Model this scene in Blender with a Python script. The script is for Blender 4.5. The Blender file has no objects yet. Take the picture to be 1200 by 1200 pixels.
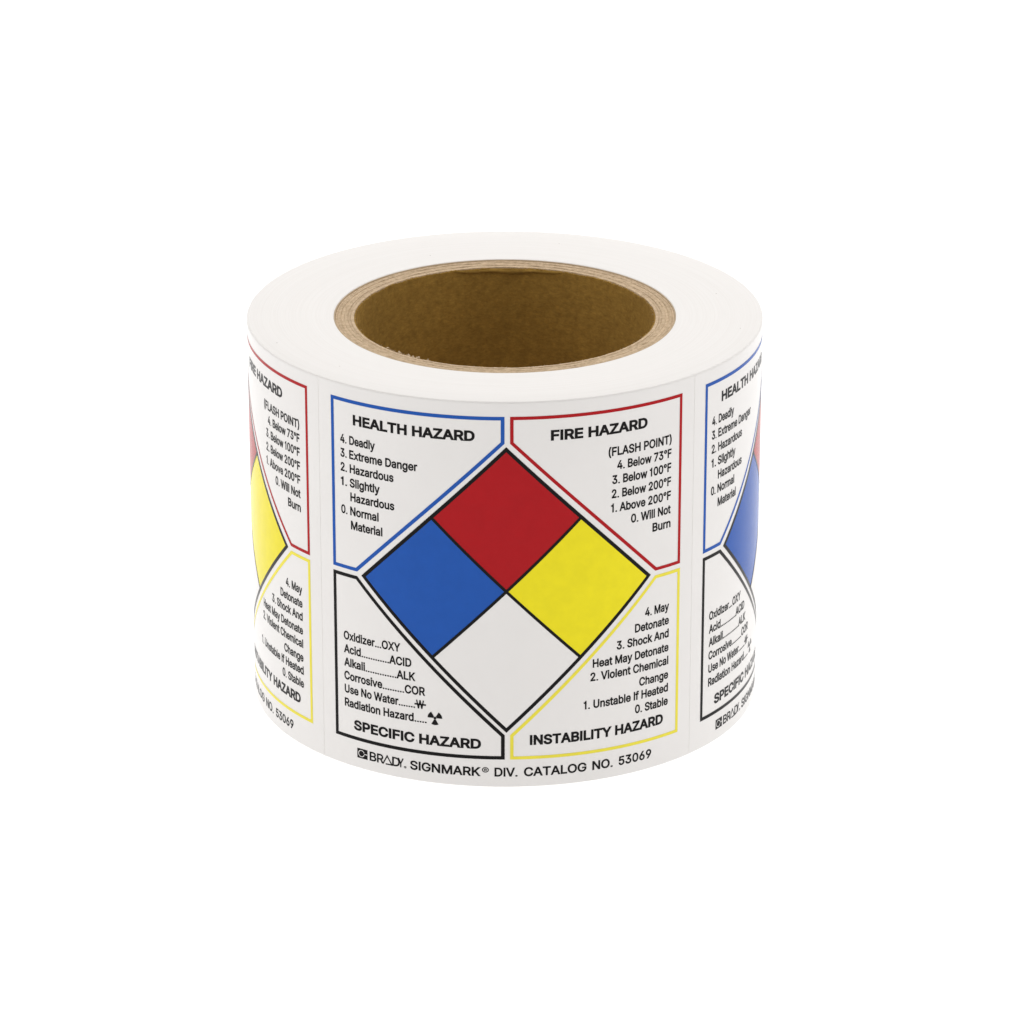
import bpy, math, random
import numpy as np
random.seed(5)
R0 = 0.065                      # metres: outer radius of the roll, all label units are multiples of it
C = bpy.context.scene.collection
sc = bpy.context.scene

# ------------------------------------------------------------------ camera
D, EL, FPX, YAW, PIT = 17.70037, 0.37946, 5257.35, 0.00169, -0.37946 - 0.00269
HC = 1.55826
cam = bpy.data.cameras.new('camera'); co = bpy.data.objects.new('camera', cam); C.objects.link(co)
cam.sensor_width = 36.0; cam.lens = FPX / 1200 * 36.0
cam.clip_start = 0.05; cam.clip_end = 50
co.location = (0, -D*math.cos(EL)*R0, (D*math.sin(EL) + 0.5*HC)*R0)
co.rotation_euler = (math.pi/2 + PIT, 0, -YAW)
sc.camera = co

# ------------------------------------------------------------------ studio light
w = bpy.data.worlds.new('World'); sc.world = w; w.use_nodes = True
bg = w.node_tree.nodes['Background']
bg.inputs[0].default_value = (1.0, 0.985, 0.97, 1); bg.inputs[1].default_value = 0.50

def area(name, loc, aim, sx, sy, power, col=(1, 1, 1)):
    l = bpy.data.lights.new(name, 'AREA'); l.shape = 'RECTANGLE'; l.size = sx; l.size_y = sy
    l.energy = power; l.color = col
    o = bpy.data.objects.new(name, l); C.objects.link(o); o.location = loc
    d = np.array(aim, float) - np.array(loc, float); d /= np.linalg.norm(d)
    o.rotation_euler = (math.acos(-d[2]), 0, math.atan2(d[1], d[0]) - math.pi/2)
    return o
area('softbox_overhead', (0.2, 0.75, 1.4), (0, 0, 0.05), 1.4, 1.2, 12.0)
area('softbox_left', (-1.5, -0.05, 0.85), (0, 0, 0.07), 0.8, 0.9, 6.2)
area('softbox_right', (1.5, -0.05, 0.85), (0, 0, 0.07), 0.8, 0.9, 5.0)
area('added_light_under_table', (0, -0.4, -0.5), (0, -0.4, 1), 3.4, 3.4, 46)  # added lamp: shines up through the sheet so no contact shadow shows
area('added_light_behind_sweep', (0, 1.9, 0.7), (0, 0, 0.7), 3.4, 2.2, 24)  # added lamp: whitens the upright part of the sheet from behind
sc.view_settings.view_transform = 'Standard'; sc.view_settings.look = 'None'
sc.view_settings.exposure = 0; sc.view_settings.gamma = 1
sc.render.engine = 'CYCLES'
try:
    sc.cycles.use_denoising = True
    sc.cycles.max_bounces = 8; sc.cycles.diffuse_bounces = 5
except Exception: pass

# ------------------------------------------------------------------ materials
def mat(name, col, rough=0.5, spec=0.3, nodes=None):
    m = bpy.data.materials.new(name); m.use_nodes = True
    nt = m.node_tree; b = nt.nodes['Principled BSDF']
    b.inputs['Base Color'].default_value = (*col, 1)
    b.inputs['Roughness'].default_value = rough
    b.inputs['Specular IOR Level'].default_value = spec
    if nodes: nodes(nt, b)
    return m

def noise(nt, scale, detail=4, rough=0.6, vec=None, dist=0.0):
    n = nt.nodes.new('ShaderNodeTexNoise'); n.inputs['Scale'].default_value = scale
    n.inputs['Detail'].default_value = detail; n.inputs['Roughness'].default_value = rough
    n.inputs['Distortion'].default_value = dist
    if vec is not None: nt.links.new(vec, n.inputs['Vector'])
    return n.outputs['Fac']
def ramp(nt, fac, stops):
    r = nt.nodes.new('ShaderNodeValToRGB'); e = r.color_ramp.elements
    while len(e) < len(stops): e.new(0.5)
    for q, (p, c) in zip(e, stops): q.position = p; q.color = (*c, 1)
    nt.links.new(fac, r.inputs['Fac']); return r.outputs['Color']
def mix(nt, fac, a, b, mode='MIX'):
    m = nt.nodes.new('ShaderNodeMix'); m.data_type = 'RGBA'; m.blend_type = mode
    for k, v in ((0, fac), (6, a), (7, b)):
        if isinstance(v, (int, float)): m.inputs[k].default_value = v
        elif isinstance(v, tuple): m.inputs[k].default_value = (*v, 1)
        else: nt.links.new(v, m.inputs[k])
    return m.outputs[2]
def bump(nt, b, h, strength, dist):
    n = nt.nodes.new('ShaderNodeBump'); n.inputs['Strength'].default_value = strength
    n.inputs['Distance'].default_value = dist
    nt.links.new(h, n.inputs['Height']); nt.links.new(n.outputs['Normal'], b.inputs['Normal'])
def objvec(nt):
    t = nt.nodes.new('ShaderNodeTexCoord'); return t.outputs['Object']
def polar(nt, kr, ka, kz):
    """object space as (radius, angle, height), each scaled"""
    s = nt.nodes.new('ShaderNodeSeparateXYZ'); nt.links.new(objvec(nt), s.inputs[0])
    def mth(op, a, b=None):
        m = nt.nodes.new('ShaderNodeMath'); m.operation = op
        for i, v in enumerate((a, b)):
            if v is None: continue
            if isinstance(v, (int, float)): m.inputs[i].default_value = v
            else: nt.links.new(v, m.inputs[i])
        return m.outputs[0]
    r = mth('SQRT', mth('ADD', mth('MULTIPLY', s.outputs[0], s.outputs[0]), mth('MULTIPLY', s.outputs[1], s.outputs[1])))
    a = mth('ARCTAN2', s.outputs[0], s.outputs[1])
    c = nt.nodes.new('ShaderNodeCombineXYZ')
    nt.links.new(mth('MULTIPLY', r, kr), c.inputs[0]); nt.links.new(mth('MULTIPLY', a, ka), c.inputs[1])
    nt.links.new(mth('MULTIPLY', s.outputs[2], kz), c.inputs[2])
    return c.outputs[0]

PAPER = (0.800, 0.778, 0.760)
def paper_nodes(nt, b):
    v = objvec(nt)
    col = ramp(nt, noise(nt, 60, 3, 0.6, v), [(0.3, (0.790, 0.768, 0.750)), (0.7, (0.808, 0.786, 0.768))])
    nt.links.new(col, b.inputs['Base Color'])
    bump(nt, b, noise(nt, 38, 2, 0.5, v), 0.12, 0.0004)
m_paper = mat('glossy_label_paper', PAPER, 0.28, 0.22, paper_nodes)

def edge_nodes(nt, b):
    # cut edges of the wound layers: fine rings
    ring = noise(nt, 1.0, 2, 0.5, polar(nt, 5200, 1.2, 200))
    col = ramp(nt, ring, [(0.25, (0.795, 0.768, 0.742)), (0.75, (0.835, 0.812, 0.790))])
    nt.links.new(col, b.inputs['Base Color'])
    bump(nt, b, ring, 0.25, 0.0001)
m_edge = mat('cut_paper_edges', (0.82, 0.8, 0.78), 0.6, 0.2, edge_nodes)

def kraft_nodes(nt, b):
    v = objvec(nt)
    a = noise(nt, 520, 5, 0.7, v)
    fib = noise(nt, 1.0, 3, 0.7, polar(nt, 900, 26, 1500), 0.6)
    big = noise(nt, 45, 3, 0.6, v, 0.4)
    c1 = ramp(nt, a, [(0.2, (0.250, 0.142, 0.028)), (0.8, (0.420, 0.252, 0.056))])
    c2 = ramp(nt, fib, [(0.3, (0.78, 0.76, 0.72)), (0.7, (1.12, 1.12, 1.12))])
    c3 = ramp(nt, big, [(0.3, (0.88, 0.88, 0.88)), (0.7, (1.08, 1.08, 1.08))])
    nt.links.new(mix(nt, 1.0, mix(nt, 1.0, c1, c2, 'MULTIPLY'), c3, 'MULTIPLY'), b.inputs['Base Color'])
    bump(nt, b, a, 0.3, 0.0002)
m_kraft = mat('brown_kraft_board', (0.2, 0.13, 0.05), 0.85, 0.15, kraft_nodes)

def ply_nodes(light):
    def f(nt, b):
        fib = noise(nt, 1.0, 4, 0.7, polar(nt, 6500, 22, 3000), 0.5)
        sp = noise(nt, 900, 3, 0.7, objvec(nt))
        k = light
        c1 = ramp(nt, fib, [(0.25, (0.46*k, 0.33*k, 0.20*k)), (0.5, (0.62*k, 0.47*k, 0.315*k)), (0.75, (0.74*k, 0.58*k, 0.41*k))])
        c2 = ramp(nt, sp, [(0.35, (0.80, 0.78, 0.75)), (0.6, (1.05, 1.05, 1.05))])
        nt.links.new(mix(nt, 1.0, c1, c2, 'MULTIPLY'), b.inputs['Base Color'])
        bump(nt, b, fib, 0.6, 0.0003)
    return f
m_ply = [mat('chipboard_ply_%s' % n, (0.55, 0.4, 0.26), 0.9, 0.1, ply_nodes(k))
         for n, k in (('pale', 1.0), ('mid', 0.91), ('dull', 0.95))]
m_glue = mat('core_outer_wrap', (0.47, 0.36, 0.24), 0.7, 0.2)
m_dust = mat('grey_dust', (0.42, 0.39, 0.36), 0.9, 0.1)

def ink(name, col):
    def f(nt, b):
        c = ramp(nt, noise(nt, 300, 3, 0.6, objvec(nt)), [(0.3, tuple(x*0.965 for x in col)), (0.7, tuple(min(1, x*1.03) for x in col))])
        nt.links.new(c, b.inputs['Base Color'])
        bump(nt, b, noise(nt, 38, 2, 0.5, objvec(nt)), 0.12, 0.0004)
    return mat(name, col, 0.24, 0.11, f)
m_black = ink('black_ink', (0.0035, 0.003, 0.003))
m_blue = ink('blue_ink', (0.015, 0.090, 0.400))
m_red = ink('red_ink', (0.405, 0.006, 0.010))
m_redline = m_red
m_yellow = ink('yellow_ink', (0.83, 0.72, 0.016))
m_yellow_line = ink('pale_yellow_ink', (0.82, 0.72, 0.075))

def sweep_nodes(nt, b):
    out = nt.nodes['Material Output']
    tr = nt.nodes.new('ShaderNodeBsdfTranslucent'); tr.inputs[0].default_value = (0.92, 0.92, 0.92, 1)
    df = nt.nodes.new('ShaderNodeBsdfDiffuse'); df.inputs[0].default_value = (0.9, 0.9, 0.9, 1)
    mx = nt.nodes.new('ShaderNodeMixShader'); mx.inputs[0].default_value = 0.3
    nt.links.new(tr.outputs[0], mx.inputs[1]); nt.links.new(df.outputs[0], mx.inputs[2])
    nt.links.new(mx.outputs[0], out.inputs['Surface']); nt.nodes.remove(b)
m_sweep = mat('translucent_white_acrylic', (0.9, 0.9, 0.9), nodes=sweep_nodes)  # made translucent so the added lamps turn the ground pure white

# ------------------------------------------------------------------ mesh helpers
def obj(name, vs, fs, m, parent=None, smooth=True, normals=None):
    me = bpy.data.meshes.new(name); me.from_pydata([tuple(map(float, v)) for v in vs], [], fs); me.update()
    me.materials.append(m)
    if smooth: me.shade_smooth()
    if normals is not None: me.normals_split_custom_set_from_vertices(normals)
    o = bpy.data.objects.new(name, me); C.objects.link(o); o.parent = parent
    return o

def lathe(name, prof, m, parent=None, n=384, jitter=None, sharp=0.5):
    """closed profile (r, z) in label units, turned round the axis; jitter(k, i) moves a point"""
    vs, fs = [], []; P = len(prof)
    for k in range(n):
        a = 2*math.pi*k/n
        for i, (r, z) in enumerate(prof):
            dr, dz = jitter(a, i) if jitter else (0, 0)
            r2 = (r+dr)*R0; vs.append((r2*math.sin(a), -r2*math.cos(a), (z+dz)*R0))
    for k in range(n):
        k2 = (k+1) % n
        for i in range(P):
            j = (i+1) % P
            fs.append((k*P+i, k2*P+i, k2*P+j, k*P+j))
    o = obj(name, vs, fs, m, parent)
    o.data.set_sharp_from_angle(angle=sharp)
    return o

def wrap(u, v, r=1.0):
    return (r*R0*math.sin(u), -r*R0*math.cos(u), v*R0)

class Print:
    """flat shapes given in label coordinates (u along the web, v up), laid on the curved surface"""
    def __init__(s, r): s.r = r; s.v = []; s.f = []; s.idx = {}
    def pt(s, u, v):
        k = (round(u, 6), round(v, 6))
        if k not in s.idx: s.idx[k] = len(s.v); s.v.append(k)
        return s.idx[k]
    def poly(s, P, step=0.02):
        us = [p[0] for p in P]; a, b = min(us), max(us)
        cuts = [a] + [k*step for k in range(math.floor(a/step)+1, math.ceil(b/step)) if a < k*step < b] + [b]
        def clip(Q, x, keep):
            o = []
            for i in range(len(Q)):
                p, q = Q[i], Q[(i+1) % len(Q)]
                ip, iq = keep*(p[0]-x) >= -1e-9, keep*(q[0]-x) >= -1e-9
                if ip: o.append(p)
                if ip != iq:
                    t = (x-p[0])/(q[0]-p[0]); o.append((x, p[1]+t*(q[1]-p[1])))
            return o
        for c, d in zip(cuts, cuts[1:]):
            Q = clip(clip(list(P), c, 1), d, -1)
            ids = []
            for p in Q:
                k = s.pt(*p)
                if k not in ids: ids.append(k)
            if len(ids) > 2: s.f.append(ids)
    def stroke(s, P, wd, closed=True, inset=False):
        """mitred line round the polygon P; inset keeps the whole width inside it"""
        n = len(P); A = sum(P[i][0]*P[(i+1) % n][1]-P[(i+1) % n][0]*P[i][1] for i in range(n))
        sg = 1 if A > 0 else -1
        def off(d):
            o = []
            for i in range(n):
                p0, p, p1 = P[i-1], P[i], P[(i+1) % n]
                if not closed and i == 0: p0 = (2*p[0]-p1[0], 2*p[1]-p1[1])
                if not closed and i == n-1: p1 = (2*p[0]-p0[0], 2*p[1]-p0[1])
                def nrm(a, b):
                    dx, dy = b[0]-a[0], b[1]-a[1]; l = math.hypot(dx, dy); return (-dy/l*sg, dx/l*sg)
                n1, n2 = nrm(p0, p), nrm(p, p1)
                k = 1 + n1[0]*n2[0] + n1[1]*n2[1]
                o.append((p[0]+(n1[0]+n2[0])/k*d, p[1]+(n1[1]+n2[1])/k*d))
            return o
        a, b = (off(0), off(wd)) if inset else (off(-wd/2), off(wd/2))
        for i in range(n if closed else n-1):
            j = (i+1) % n
            Q = [a[i], a[j], b[j], b[i]]
            s.poly(Q)
    def disc(s, cu, cv, r0, r1, a0=0, a1=360, n=16):
        for k in range(n):
            t0, t1 = [math.radians(a0+(a1-a0)*x/n) for x in (k, k+1)]
            s.poly([(cu+r0*math.cos(t0), cv+r0*math.sin(t0)), (cu+r1*math.cos(t0), cv+r1*math.sin(t0)),
                    (cu+r1*math.cos(t1), cv+r1*math.sin(t1)), (cu+r0*math.cos(t1), cv+r0*math.sin(t1))])
    def text(s, face, txt, u0, u1, base, cap, track=0.0):
        """the written line, its ink fitted between u0 and u1, baseline and cap height given"""
        G = GLYPHS[face]; x = 0; items = []; lo = 1e9; hi = -1e9
        for ch in txt:
            if ch == ' ': x += SPACE + track; continue
            adv, vs, tr = G[ch]
            lo = min(lo, x+min(p[0] for p in vs)); hi = max(hi, x+max(p[0] for p in vs))
            items.append((x, vs, tr)); x += adv + track
        k = (u1-u0)/(hi-lo); h = cap/500
        for x, vs, tr in items:
            n0 = len(s.v)
            for a, b in vs: s.v.append((u0+(x+a-lo)*k, base+b*h))
            for i in range(0, len(tr), 3):
                s.f.append([n0+tr[i], n0+tr[i+1], n0+tr[i+2]])
    def glyph_box(s, face, ch, u0, u1, v0, v1):
        adv, vs, tr = GLYPHS[face][ch]
        xs = [p[0] for p in vs]; ys = [p[1] for p in vs]; n0 = len(s.v)
        for a, b in vs:
            s.v.append((u0+(a-min(xs))/(max(xs)-min(xs))*(u1-u0), v0+(b-min(ys))/(max(ys)-min(ys))*(v1-v0)))
        for i in range(0, len(tr), 3): s.f.append([n0+tr[i], n0+tr[i+1], n0+tr[i+2]])
    def build(s, name, m, parent, label=None):
        vs = [wrap(u, v, s.r) for u, v in s.v]
        nn = [(math.sin(u), -math.cos(u), 0.0) for u, v in s.v]
        fs = []
        for f in s.f:                       # all faces look outwards
            A = sum(s.v[f[i]][0]*s.v[f[(i+1) % len(f)]][1]-s.v[f[(i+1) % len(f)]][0]*s.v[f[i]][1] for i in range(len(f)))
            if abs(A) < 1e-12: continue
            fs.append(f if A > 0 else f[::-1])
        o = obj(name, vs, fs, m, parent, True, nn)
        if label: o['label'] = label
        return o

# letterforms drawn for the print: per letter its advance, outline points (500 = cap height) and triangles
SPACE = 185
LETTERFORMS = {
 'bold': {
  'A': (471, '74 123 -32 0 108 0 74 232 156 123 199 232 219 282 227 343 183 474 174 500 397 123 364 0 504 0 397 232 242 342 250 282 287 474 295 500 271 232 315 123 235 323', '0 1 2 1 0 3 4 5 0 6 7 3 7 8 3 8 9 3 1 3 9 10 11 12 12 13 10 14 15 13 16 14 13 17 16 13 13 12 17 18 19 10 14 7 20 14 16 7 8 7 16 9 8 16 16 17 9 7 6 20 15 14 20 5 4 18 6 3 5 3 0 5 13 15 18 10 13 18 11 10 19 19 18 4 0 2 4'),
  'B': (448, '156 109 156 200 25 0 25 500 234 391 238 500 156 391 233 307 156 307 239 109 243 0 270 111 247 308 243 200 260 199 258 310 273 196 259 389 283 2 274 385 308 492 274 498 334 284 336 237 343 240 370 253 383 262 375 268 355 277 353 244 312 166 343 239 309 129 381 33 405 51 423 72 314 138 435 96 442 121 315 149 445 148 443 174 314 157 436 198 425 220 411 239 394 255 385 264 399 277 410 293 419 311 343 282 424 332 320 8 290 116 353 18 302 122 307 173 302 180 294 187 284 192 268 313 277 318 284 323 289 329 293 335 295 343 296 351 425 354 423 379 295 363 416 404 404 427 290 372 387 449 365 467 284 379 339 481 343 281', '0 1 2 3 2 1 4 5 6 7 8 1 3 1 8 8 6 3 6 5 3 9 10 11 12 13 14 15 12 14 14 16 15 0 2 10 10 9 0 7 1 13 13 12 7 5 4 17 11 10 18 19 20 17 20 21 17 5 17 21 22 23 24 25 26 27 28 29 25 25 27 28 23 30 31 32 33 34 34 35 32 36 32 35 35 37 36 37 38 36 39 36 38 38 40 39 40 41 39 42 39 41 41 43 42 30 42 43 43 44 30 31 30 44 29 31 44 44 45 29 25 29 45 45 46 25 26 25 46 27 47 48 28 27 48 48 49 28 49 50 28 51 28 50 50 52 51 11 18 53 54 11 53 53 55 54 56 54 55 55 33 56 33 32 56 30 23 57 58 57 23 59 58 23 60 59 23 16 60 23 15 16 23 61 15 23 23 22 61 62 61 22 63 62 22 64 63 22 65 64 22 66 65 22 22 51 66 67 66 51 51 52 67 52 68 67 68 69 67 70 67 69 69 71 70 71 72 70 73 70 72 72 74 73 74 75 73 76 73 75 75 77 76 19 76 77 20 19 77 31 29 24 24 29 78 24 78 22 28 51 78 29 28 78 47 27 26'),
  'C': (501, '38 116 63 80 154 168 144 191 20 157 138 218 9 201 136 250 6 250 9 298 138 282 20 343 144 309 38 384 154 332 63 420 166 352 93 450 215 -3 218 112 171 7 199 121 199 379 218 388 171 493 215 503 262 -7 263 105 239 107 288 393 291 506 276 394 276 106 262 507 239 393 263 395 130 25 182 133 93 50 167 148 181 367 130 475 300 110 319 -2 345 5 311 113 300 390 311 387 345 495 318 502 470 93 482 115 365 164 492 138 376 198 507 198 507 302 492 362 376 302 365 336 482 386 469 408 371 14 322 118 331 123 395 25 340 130 417 39 347 137 437 55 354 145 454 73 360 154 360 346 454 428 354 355 436 446 347 363 416 462 340 370 394 475 331 377 370 487 322 382 291 -5 288 107', '0 1 2 2 3 0 4 0 3 3 5 4 6 4 5 5 7 6 8 6 7 9 8 7 7 10 9 11 9 10 10 12 11 13 11 12 12 14 13 15 13 14 14 16 15 17 15 16 18 19 20 19 21 20 22 23 24 23 25 24 26 27 28 29 30 31 27 26 32 33 34 35 35 31 33 31 30 33 26 28 18 19 18 28 25 23 34 34 33 25 20 21 36 21 37 36 38 36 37 37 39 38 1 38 39 2 1 39 17 16 40 41 17 40 40 22 41 22 24 41 42 43 44 45 42 44 46 47 48 49 46 48 50 51 52 51 53 52 54 52 53 53 55 54 56 57 58 59 58 57 57 60 59 60 61 59 45 44 62 63 45 62 64 63 62 62 65 64 66 64 65 65 67 66 68 66 67 67 69 68 70 68 69 69 71 70 72 70 71 71 50 72 50 52 72 59 61 73 61 74 73 75 73 74 74 76 75 77 75 76 76 78 77 79 77 78 78 80 79 81 79 80 80 82 81 83 81 82 47 83 82 48 47 82 32 26 84 85 32 84 84 43 85 43 42 85 46 49 29 30 29 49'),
  'D': (494, '25 500 25 0 58 391 58 500 216 0 210 109 156 0 60 109 156 109 60 0 156 391 156 500 268 3 272 117 245 111 223 500 249 389 273 497 317 13 295 126 275 383 216 391 400 54 431 84 329 153 342 171 456 119 351 194 474 159 356 221 484 203 358 251 488 251 484 298 356 281 474 342 351 307 457 382 342 329 432 417 330 348 401 446 361 30 314 138 315 363 363 470 297 375 321 487', '0 1 2 2 3 0 4 5 6 7 6 8 6 7 9 1 9 7 2 1 7 2 7 10 2 10 11 3 2 11 12 13 14 15 16 17 13 12 18 18 19 13 17 16 20 12 14 4 5 4 14 16 15 21 11 21 15 22 23 24 25 24 23 23 26 25 27 25 26 26 28 27 29 27 28 28 30 29 31 29 30 30 32 31 32 33 31 34 31 33 33 35 34 36 34 35 35 37 36 38 36 37 37 39 38 40 38 39 39 41 40 19 18 42 43 19 42 42 22 43 22 24 43 40 41 44 41 45 44 46 44 45 45 47 46 20 46 47 17 20 47 21 11 10 7 8 10 6 5 8'),
  'E': (411, '25 0 156 109 156 198 25 500 156 307 156 391 403 0 403 109 383 198 383 307 400 391 400 500', '0 1 2 3 0 2 2 4 3 4 5 3 1 0 6 6 7 1 4 2 8 8 9 4 10 11 5 3 5 11'),
  'F': (403, '156 0 156 191 25 0 156 301 25 500 397 391 397 500 156 391 374 191 374 301', '0 1 2 1 3 2 4 2 3 5 6 7 3 1 8 8 9 3 4 3 7 7 6 4'),
  'H': (508, '25 0 156 0 156 201 25 500 156 310 156 500 352 201 352 0 483 0 483 500 352 310 352 500', '0 1 2 3 0 2 2 4 3 4 5 3 6 7 8 8 9 6 10 6 9 9 11 10 4 2 6 6 10 4'),
  'I': (179, '25 500 25 0 154 0 154 500', '0 1 2 2 3 0'),
  'L': (386, '25 500 25 0 156 109 389 0 389 109 156 500', '0 1 2 2 1 3 3 4 2 0 2 5'),
  'N': (514, '25 500 25 0 52 444 145 301 116 345 149 457 156 315 157 284 157 0 157 282 154 363 153 500 458 54 489 0 489 500 411 136 367 42 386 175 362 0 360 122 358 165 358 198 366 204 358 500 170 265 358 215', '0 1 2 3 4 1 2 1 4 4 5 2 6 3 7 1 8 9 3 1 9 4 3 6 6 10 4 5 4 10 2 5 11 0 2 11 12 13 14 15 16 12 12 14 15 17 15 14 13 12 18 12 16 18 16 15 19 20 19 15 15 17 20 21 20 17 22 21 17 17 14 22 23 22 14 16 19 24 19 20 24 20 21 24 21 22 25 22 23 25 11 5 25 24 21 25 6 24 25 10 6 25 5 10 25 18 16 24 3 9 7 24 6 7'),
  'P': (437, '156 0 73 161 25 0 73 270 25 500 248 390 232 500 227 391 156 391 156 161 156 270 272 163 264 274 248 271 232 161 227 270 264 387 272 498 395 221 413 246 297 297 301 307 426 272 304 318 433 301 305 331 436 331 433 361 304 343 426 389 301 355 413 416 297 364 395 440 310 170 276 278 343 183 285 283 372 200 291 290 292 371 371 461 285 378 343 478 276 383 310 490', '0 1 2 1 3 2 4 2 3 5 6 7 8 7 6 1 0 9 3 1 10 3 10 8 4 3 8 8 6 4 11 12 13 11 13 14 15 14 13 16 17 5 6 5 17 18 19 20 21 20 19 19 22 21 23 21 22 22 24 23 25 23 24 24 26 25 26 27 25 28 25 27 27 29 28 30 28 29 29 31 30 32 30 31 31 33 32 12 11 34 35 12 34 34 36 35 37 35 36 36 38 37 39 37 38 38 18 39 18 20 39 32 33 40 33 41 40 42 40 41 41 43 42 44 42 43 43 45 44 16 44 45 17 16 45 14 15 9 15 10 9 1 9 10'),
  'R': (441, '61 171 25 0 156 0 61 280 25 500 156 391 233 171 272 173 318 258 249 390 233 500 228 391 156 171 265 387 273 498 327 0 342 191 309 180 302 312 298 304 304 322 478 0 355 198 371 207 395 227 414 250 426 277 434 305 305 335 436 335 434 364 304 347 426 393 302 358 414 419 222 171 278 288 266 284 287 293 293 298 298 366 395 443 293 373 372 463 343 479 286 378 277 383 310 491 156 280 169 258 229 280 250 281', '0 1 2 1 0 3 4 1 3 3 5 4 6 7 8 9 10 11 0 2 12 3 0 12 11 10 5 4 5 10 13 14 9 10 9 14 15 16 17 8 17 16 18 19 8 20 18 8 16 15 21 16 21 22 8 16 22 23 24 8 24 25 8 25 26 8 20 8 26 26 27 20 28 20 27 27 29 28 29 30 28 31 28 30 30 32 31 33 31 32 32 34 33 15 6 35 7 6 15 15 17 7 17 8 7 36 37 8 38 36 8 39 38 8 8 19 39 33 34 40 34 41 40 42 40 41 41 43 42 43 44 42 45 42 44 46 45 44 44 47 46 13 46 47 14 13 47 5 3 48 6 49 35 49 50 48 48 12 49 48 3 12 49 12 35 37 51 8 50 49 8 51 50 8 49 6 8 23 8 22'),
  'S': (439, '82 24 148 124 56 42 142 131 35 64 139 140 19 89 8 116 131 178 -2 178 20 382 17 352 147 355 148 362 30 410 220 -9 220 102 204 102 181 -7 189 105 187 505 190 394 205 396 218 313 205 316 170 208 193 320 180 324 178 390 153 499 145 -1 175 108 164 113 112 9 155 118 129 221 169 329 160 334 92 237 154 339 61 259 150 343 37 285 148 348 22 317 150 369 46 435 67 457 154 375 92 475 160 380 168 386 121 489 223 507 221 397 244 396 260 -7 254 105 238 103 263 184 269 300 248 189 231 193 262 391 259 505 298 0 268 109 280 114 293 499 423 93 432 120 305 141 306 150 435 149 433 173 305 157 428 195 418 215 432 327 424 386 305 327 332 11 290 120 362 26 297 127 388 45 302 134 408 68 303 161 405 232 390 247 300 165 373 259 295 170 355 270 287 175 337 278 318 286 276 179 294 366 414 412 398 436 378 457 288 376 353 474 277 384 325 488', '0 1 2 1 3 2 4 2 3 3 5 4 6 4 5 7 6 5 5 8 7 9 7 8 10 11 12 12 13 10 14 10 13 15 16 17 15 17 18 19 18 17 20 21 22 23 24 25 24 26 25 26 27 25 28 21 29 21 20 29 18 19 30 19 31 30 31 32 30 33 30 32 32 34 33 0 33 34 1 0 34 25 27 35 27 36 35 36 37 35 38 35 37 37 39 38 40 38 39 39 41 40 42 40 41 41 43 42 44 42 43 11 44 43 12 11 43 14 13 45 46 14 45 47 46 45 45 48 47 49 47 48 48 50 49 50 51 49 52 49 51 51 28 52 28 29 52 53 54 55 56 57 58 59 60 61 62 61 60 63 64 55 53 55 64 57 56 65 66 57 65 65 67 66 64 63 68 69 70 71 72 71 70 70 73 72 73 74 72 75 72 74 74 76 75 76 77 75 78 79 80 67 65 81 82 67 81 81 83 82 84 82 83 83 85 84 86 84 85 85 87 86 87 69 86 69 71 86 75 77 88 77 89 88 89 90 88 91 88 90 90 92 91 93 91 92 92 94 93 95 93 94 94 96 95 96 97 95 98 95 97 59 98 97 60 59 97 80 79 99 79 100 99 100 101 99 101 102 99 103 99 102 102 104 103 105 103 104 104 106 105 63 105 106 68 63 106 56 58 15 16 15 58 23 25 62 62 60 23 54 53 22 20 22 53'),
  'T': (441, '-3 500 -3 391 155 391 444 391 444 500 286 391 155 0 286 0', '0 1 2 3 4 5 2 6 7 7 5 2 5 4 2 0 2 4'),
  'Y': (464, '207 280 217 297 218 343 198 261 166 202 166 0 170 199 -45 500 109 500 246 343 248 297 258 280 267 261 295 199 297 0 297 202 508 500 356 500 232 321', '0 1 2 0 2 3 4 5 6 6 3 4 7 4 3 8 7 3 3 2 8 9 10 11 11 12 9 13 14 15 13 15 12 15 16 12 16 17 12 9 12 17 6 5 14 14 13 6 13 12 6 3 6 12 12 11 3 0 3 11 11 10 0 1 0 10 1 10 18 10 9 18 2 1 18'),
  'Z': (431, '149 109 194 124 241 380 181 109 159 82 210 109 42 105 7 79 82 0 87 0 281 391 274 420 250 391 219 391 389 395 343 500 424 420 348 500 427 0 427 109 6 500 6 391 347 504 424 500 84 -4 7 0', '0 1 2 3 4 5 4 3 0 6 7 8 9 4 6 4 0 6 10 11 12 12 11 13 14 10 1 11 10 14 15 11 14 14 16 17 4 9 18 5 4 18 18 19 5 10 2 1 20 21 13 13 11 20 11 15 20 7 6 2 6 0 2 2 10 12 22 15 17 14 17 15 16 23 17 16 14 1 1 0 3 24 9 8 6 8 9 7 25 8'),
 },
 'list': {
  '(': (268, '64 240 62 204 174 204 271 -94 237 -26 158 -94 125 -36 222 7 208 39 103 11 198 69 85 59 189 97 73 108 182 125 177 152 65 156 175 178 175 234 68 277 178 265 74 315 183 297 83 353 191 331 93 389 200 364 106 425 211 398 120 459 224 432 135 490 239 465 159 530 271 530', '0 1 2 3 4 5 6 5 4 4 7 6 7 8 6 9 6 8 8 10 9 11 9 10 10 12 11 13 11 12 12 14 13 14 15 13 16 13 15 15 17 16 1 16 17 2 1 17 0 2 18 19 0 18 18 20 19 21 19 20 20 22 21 23 21 22 22 24 23 25 23 24 24 26 25 27 25 26 26 28 27 29 27 28 28 30 29 31 29 30 30 32 31 33 31 32 32 34 33'),
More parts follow.
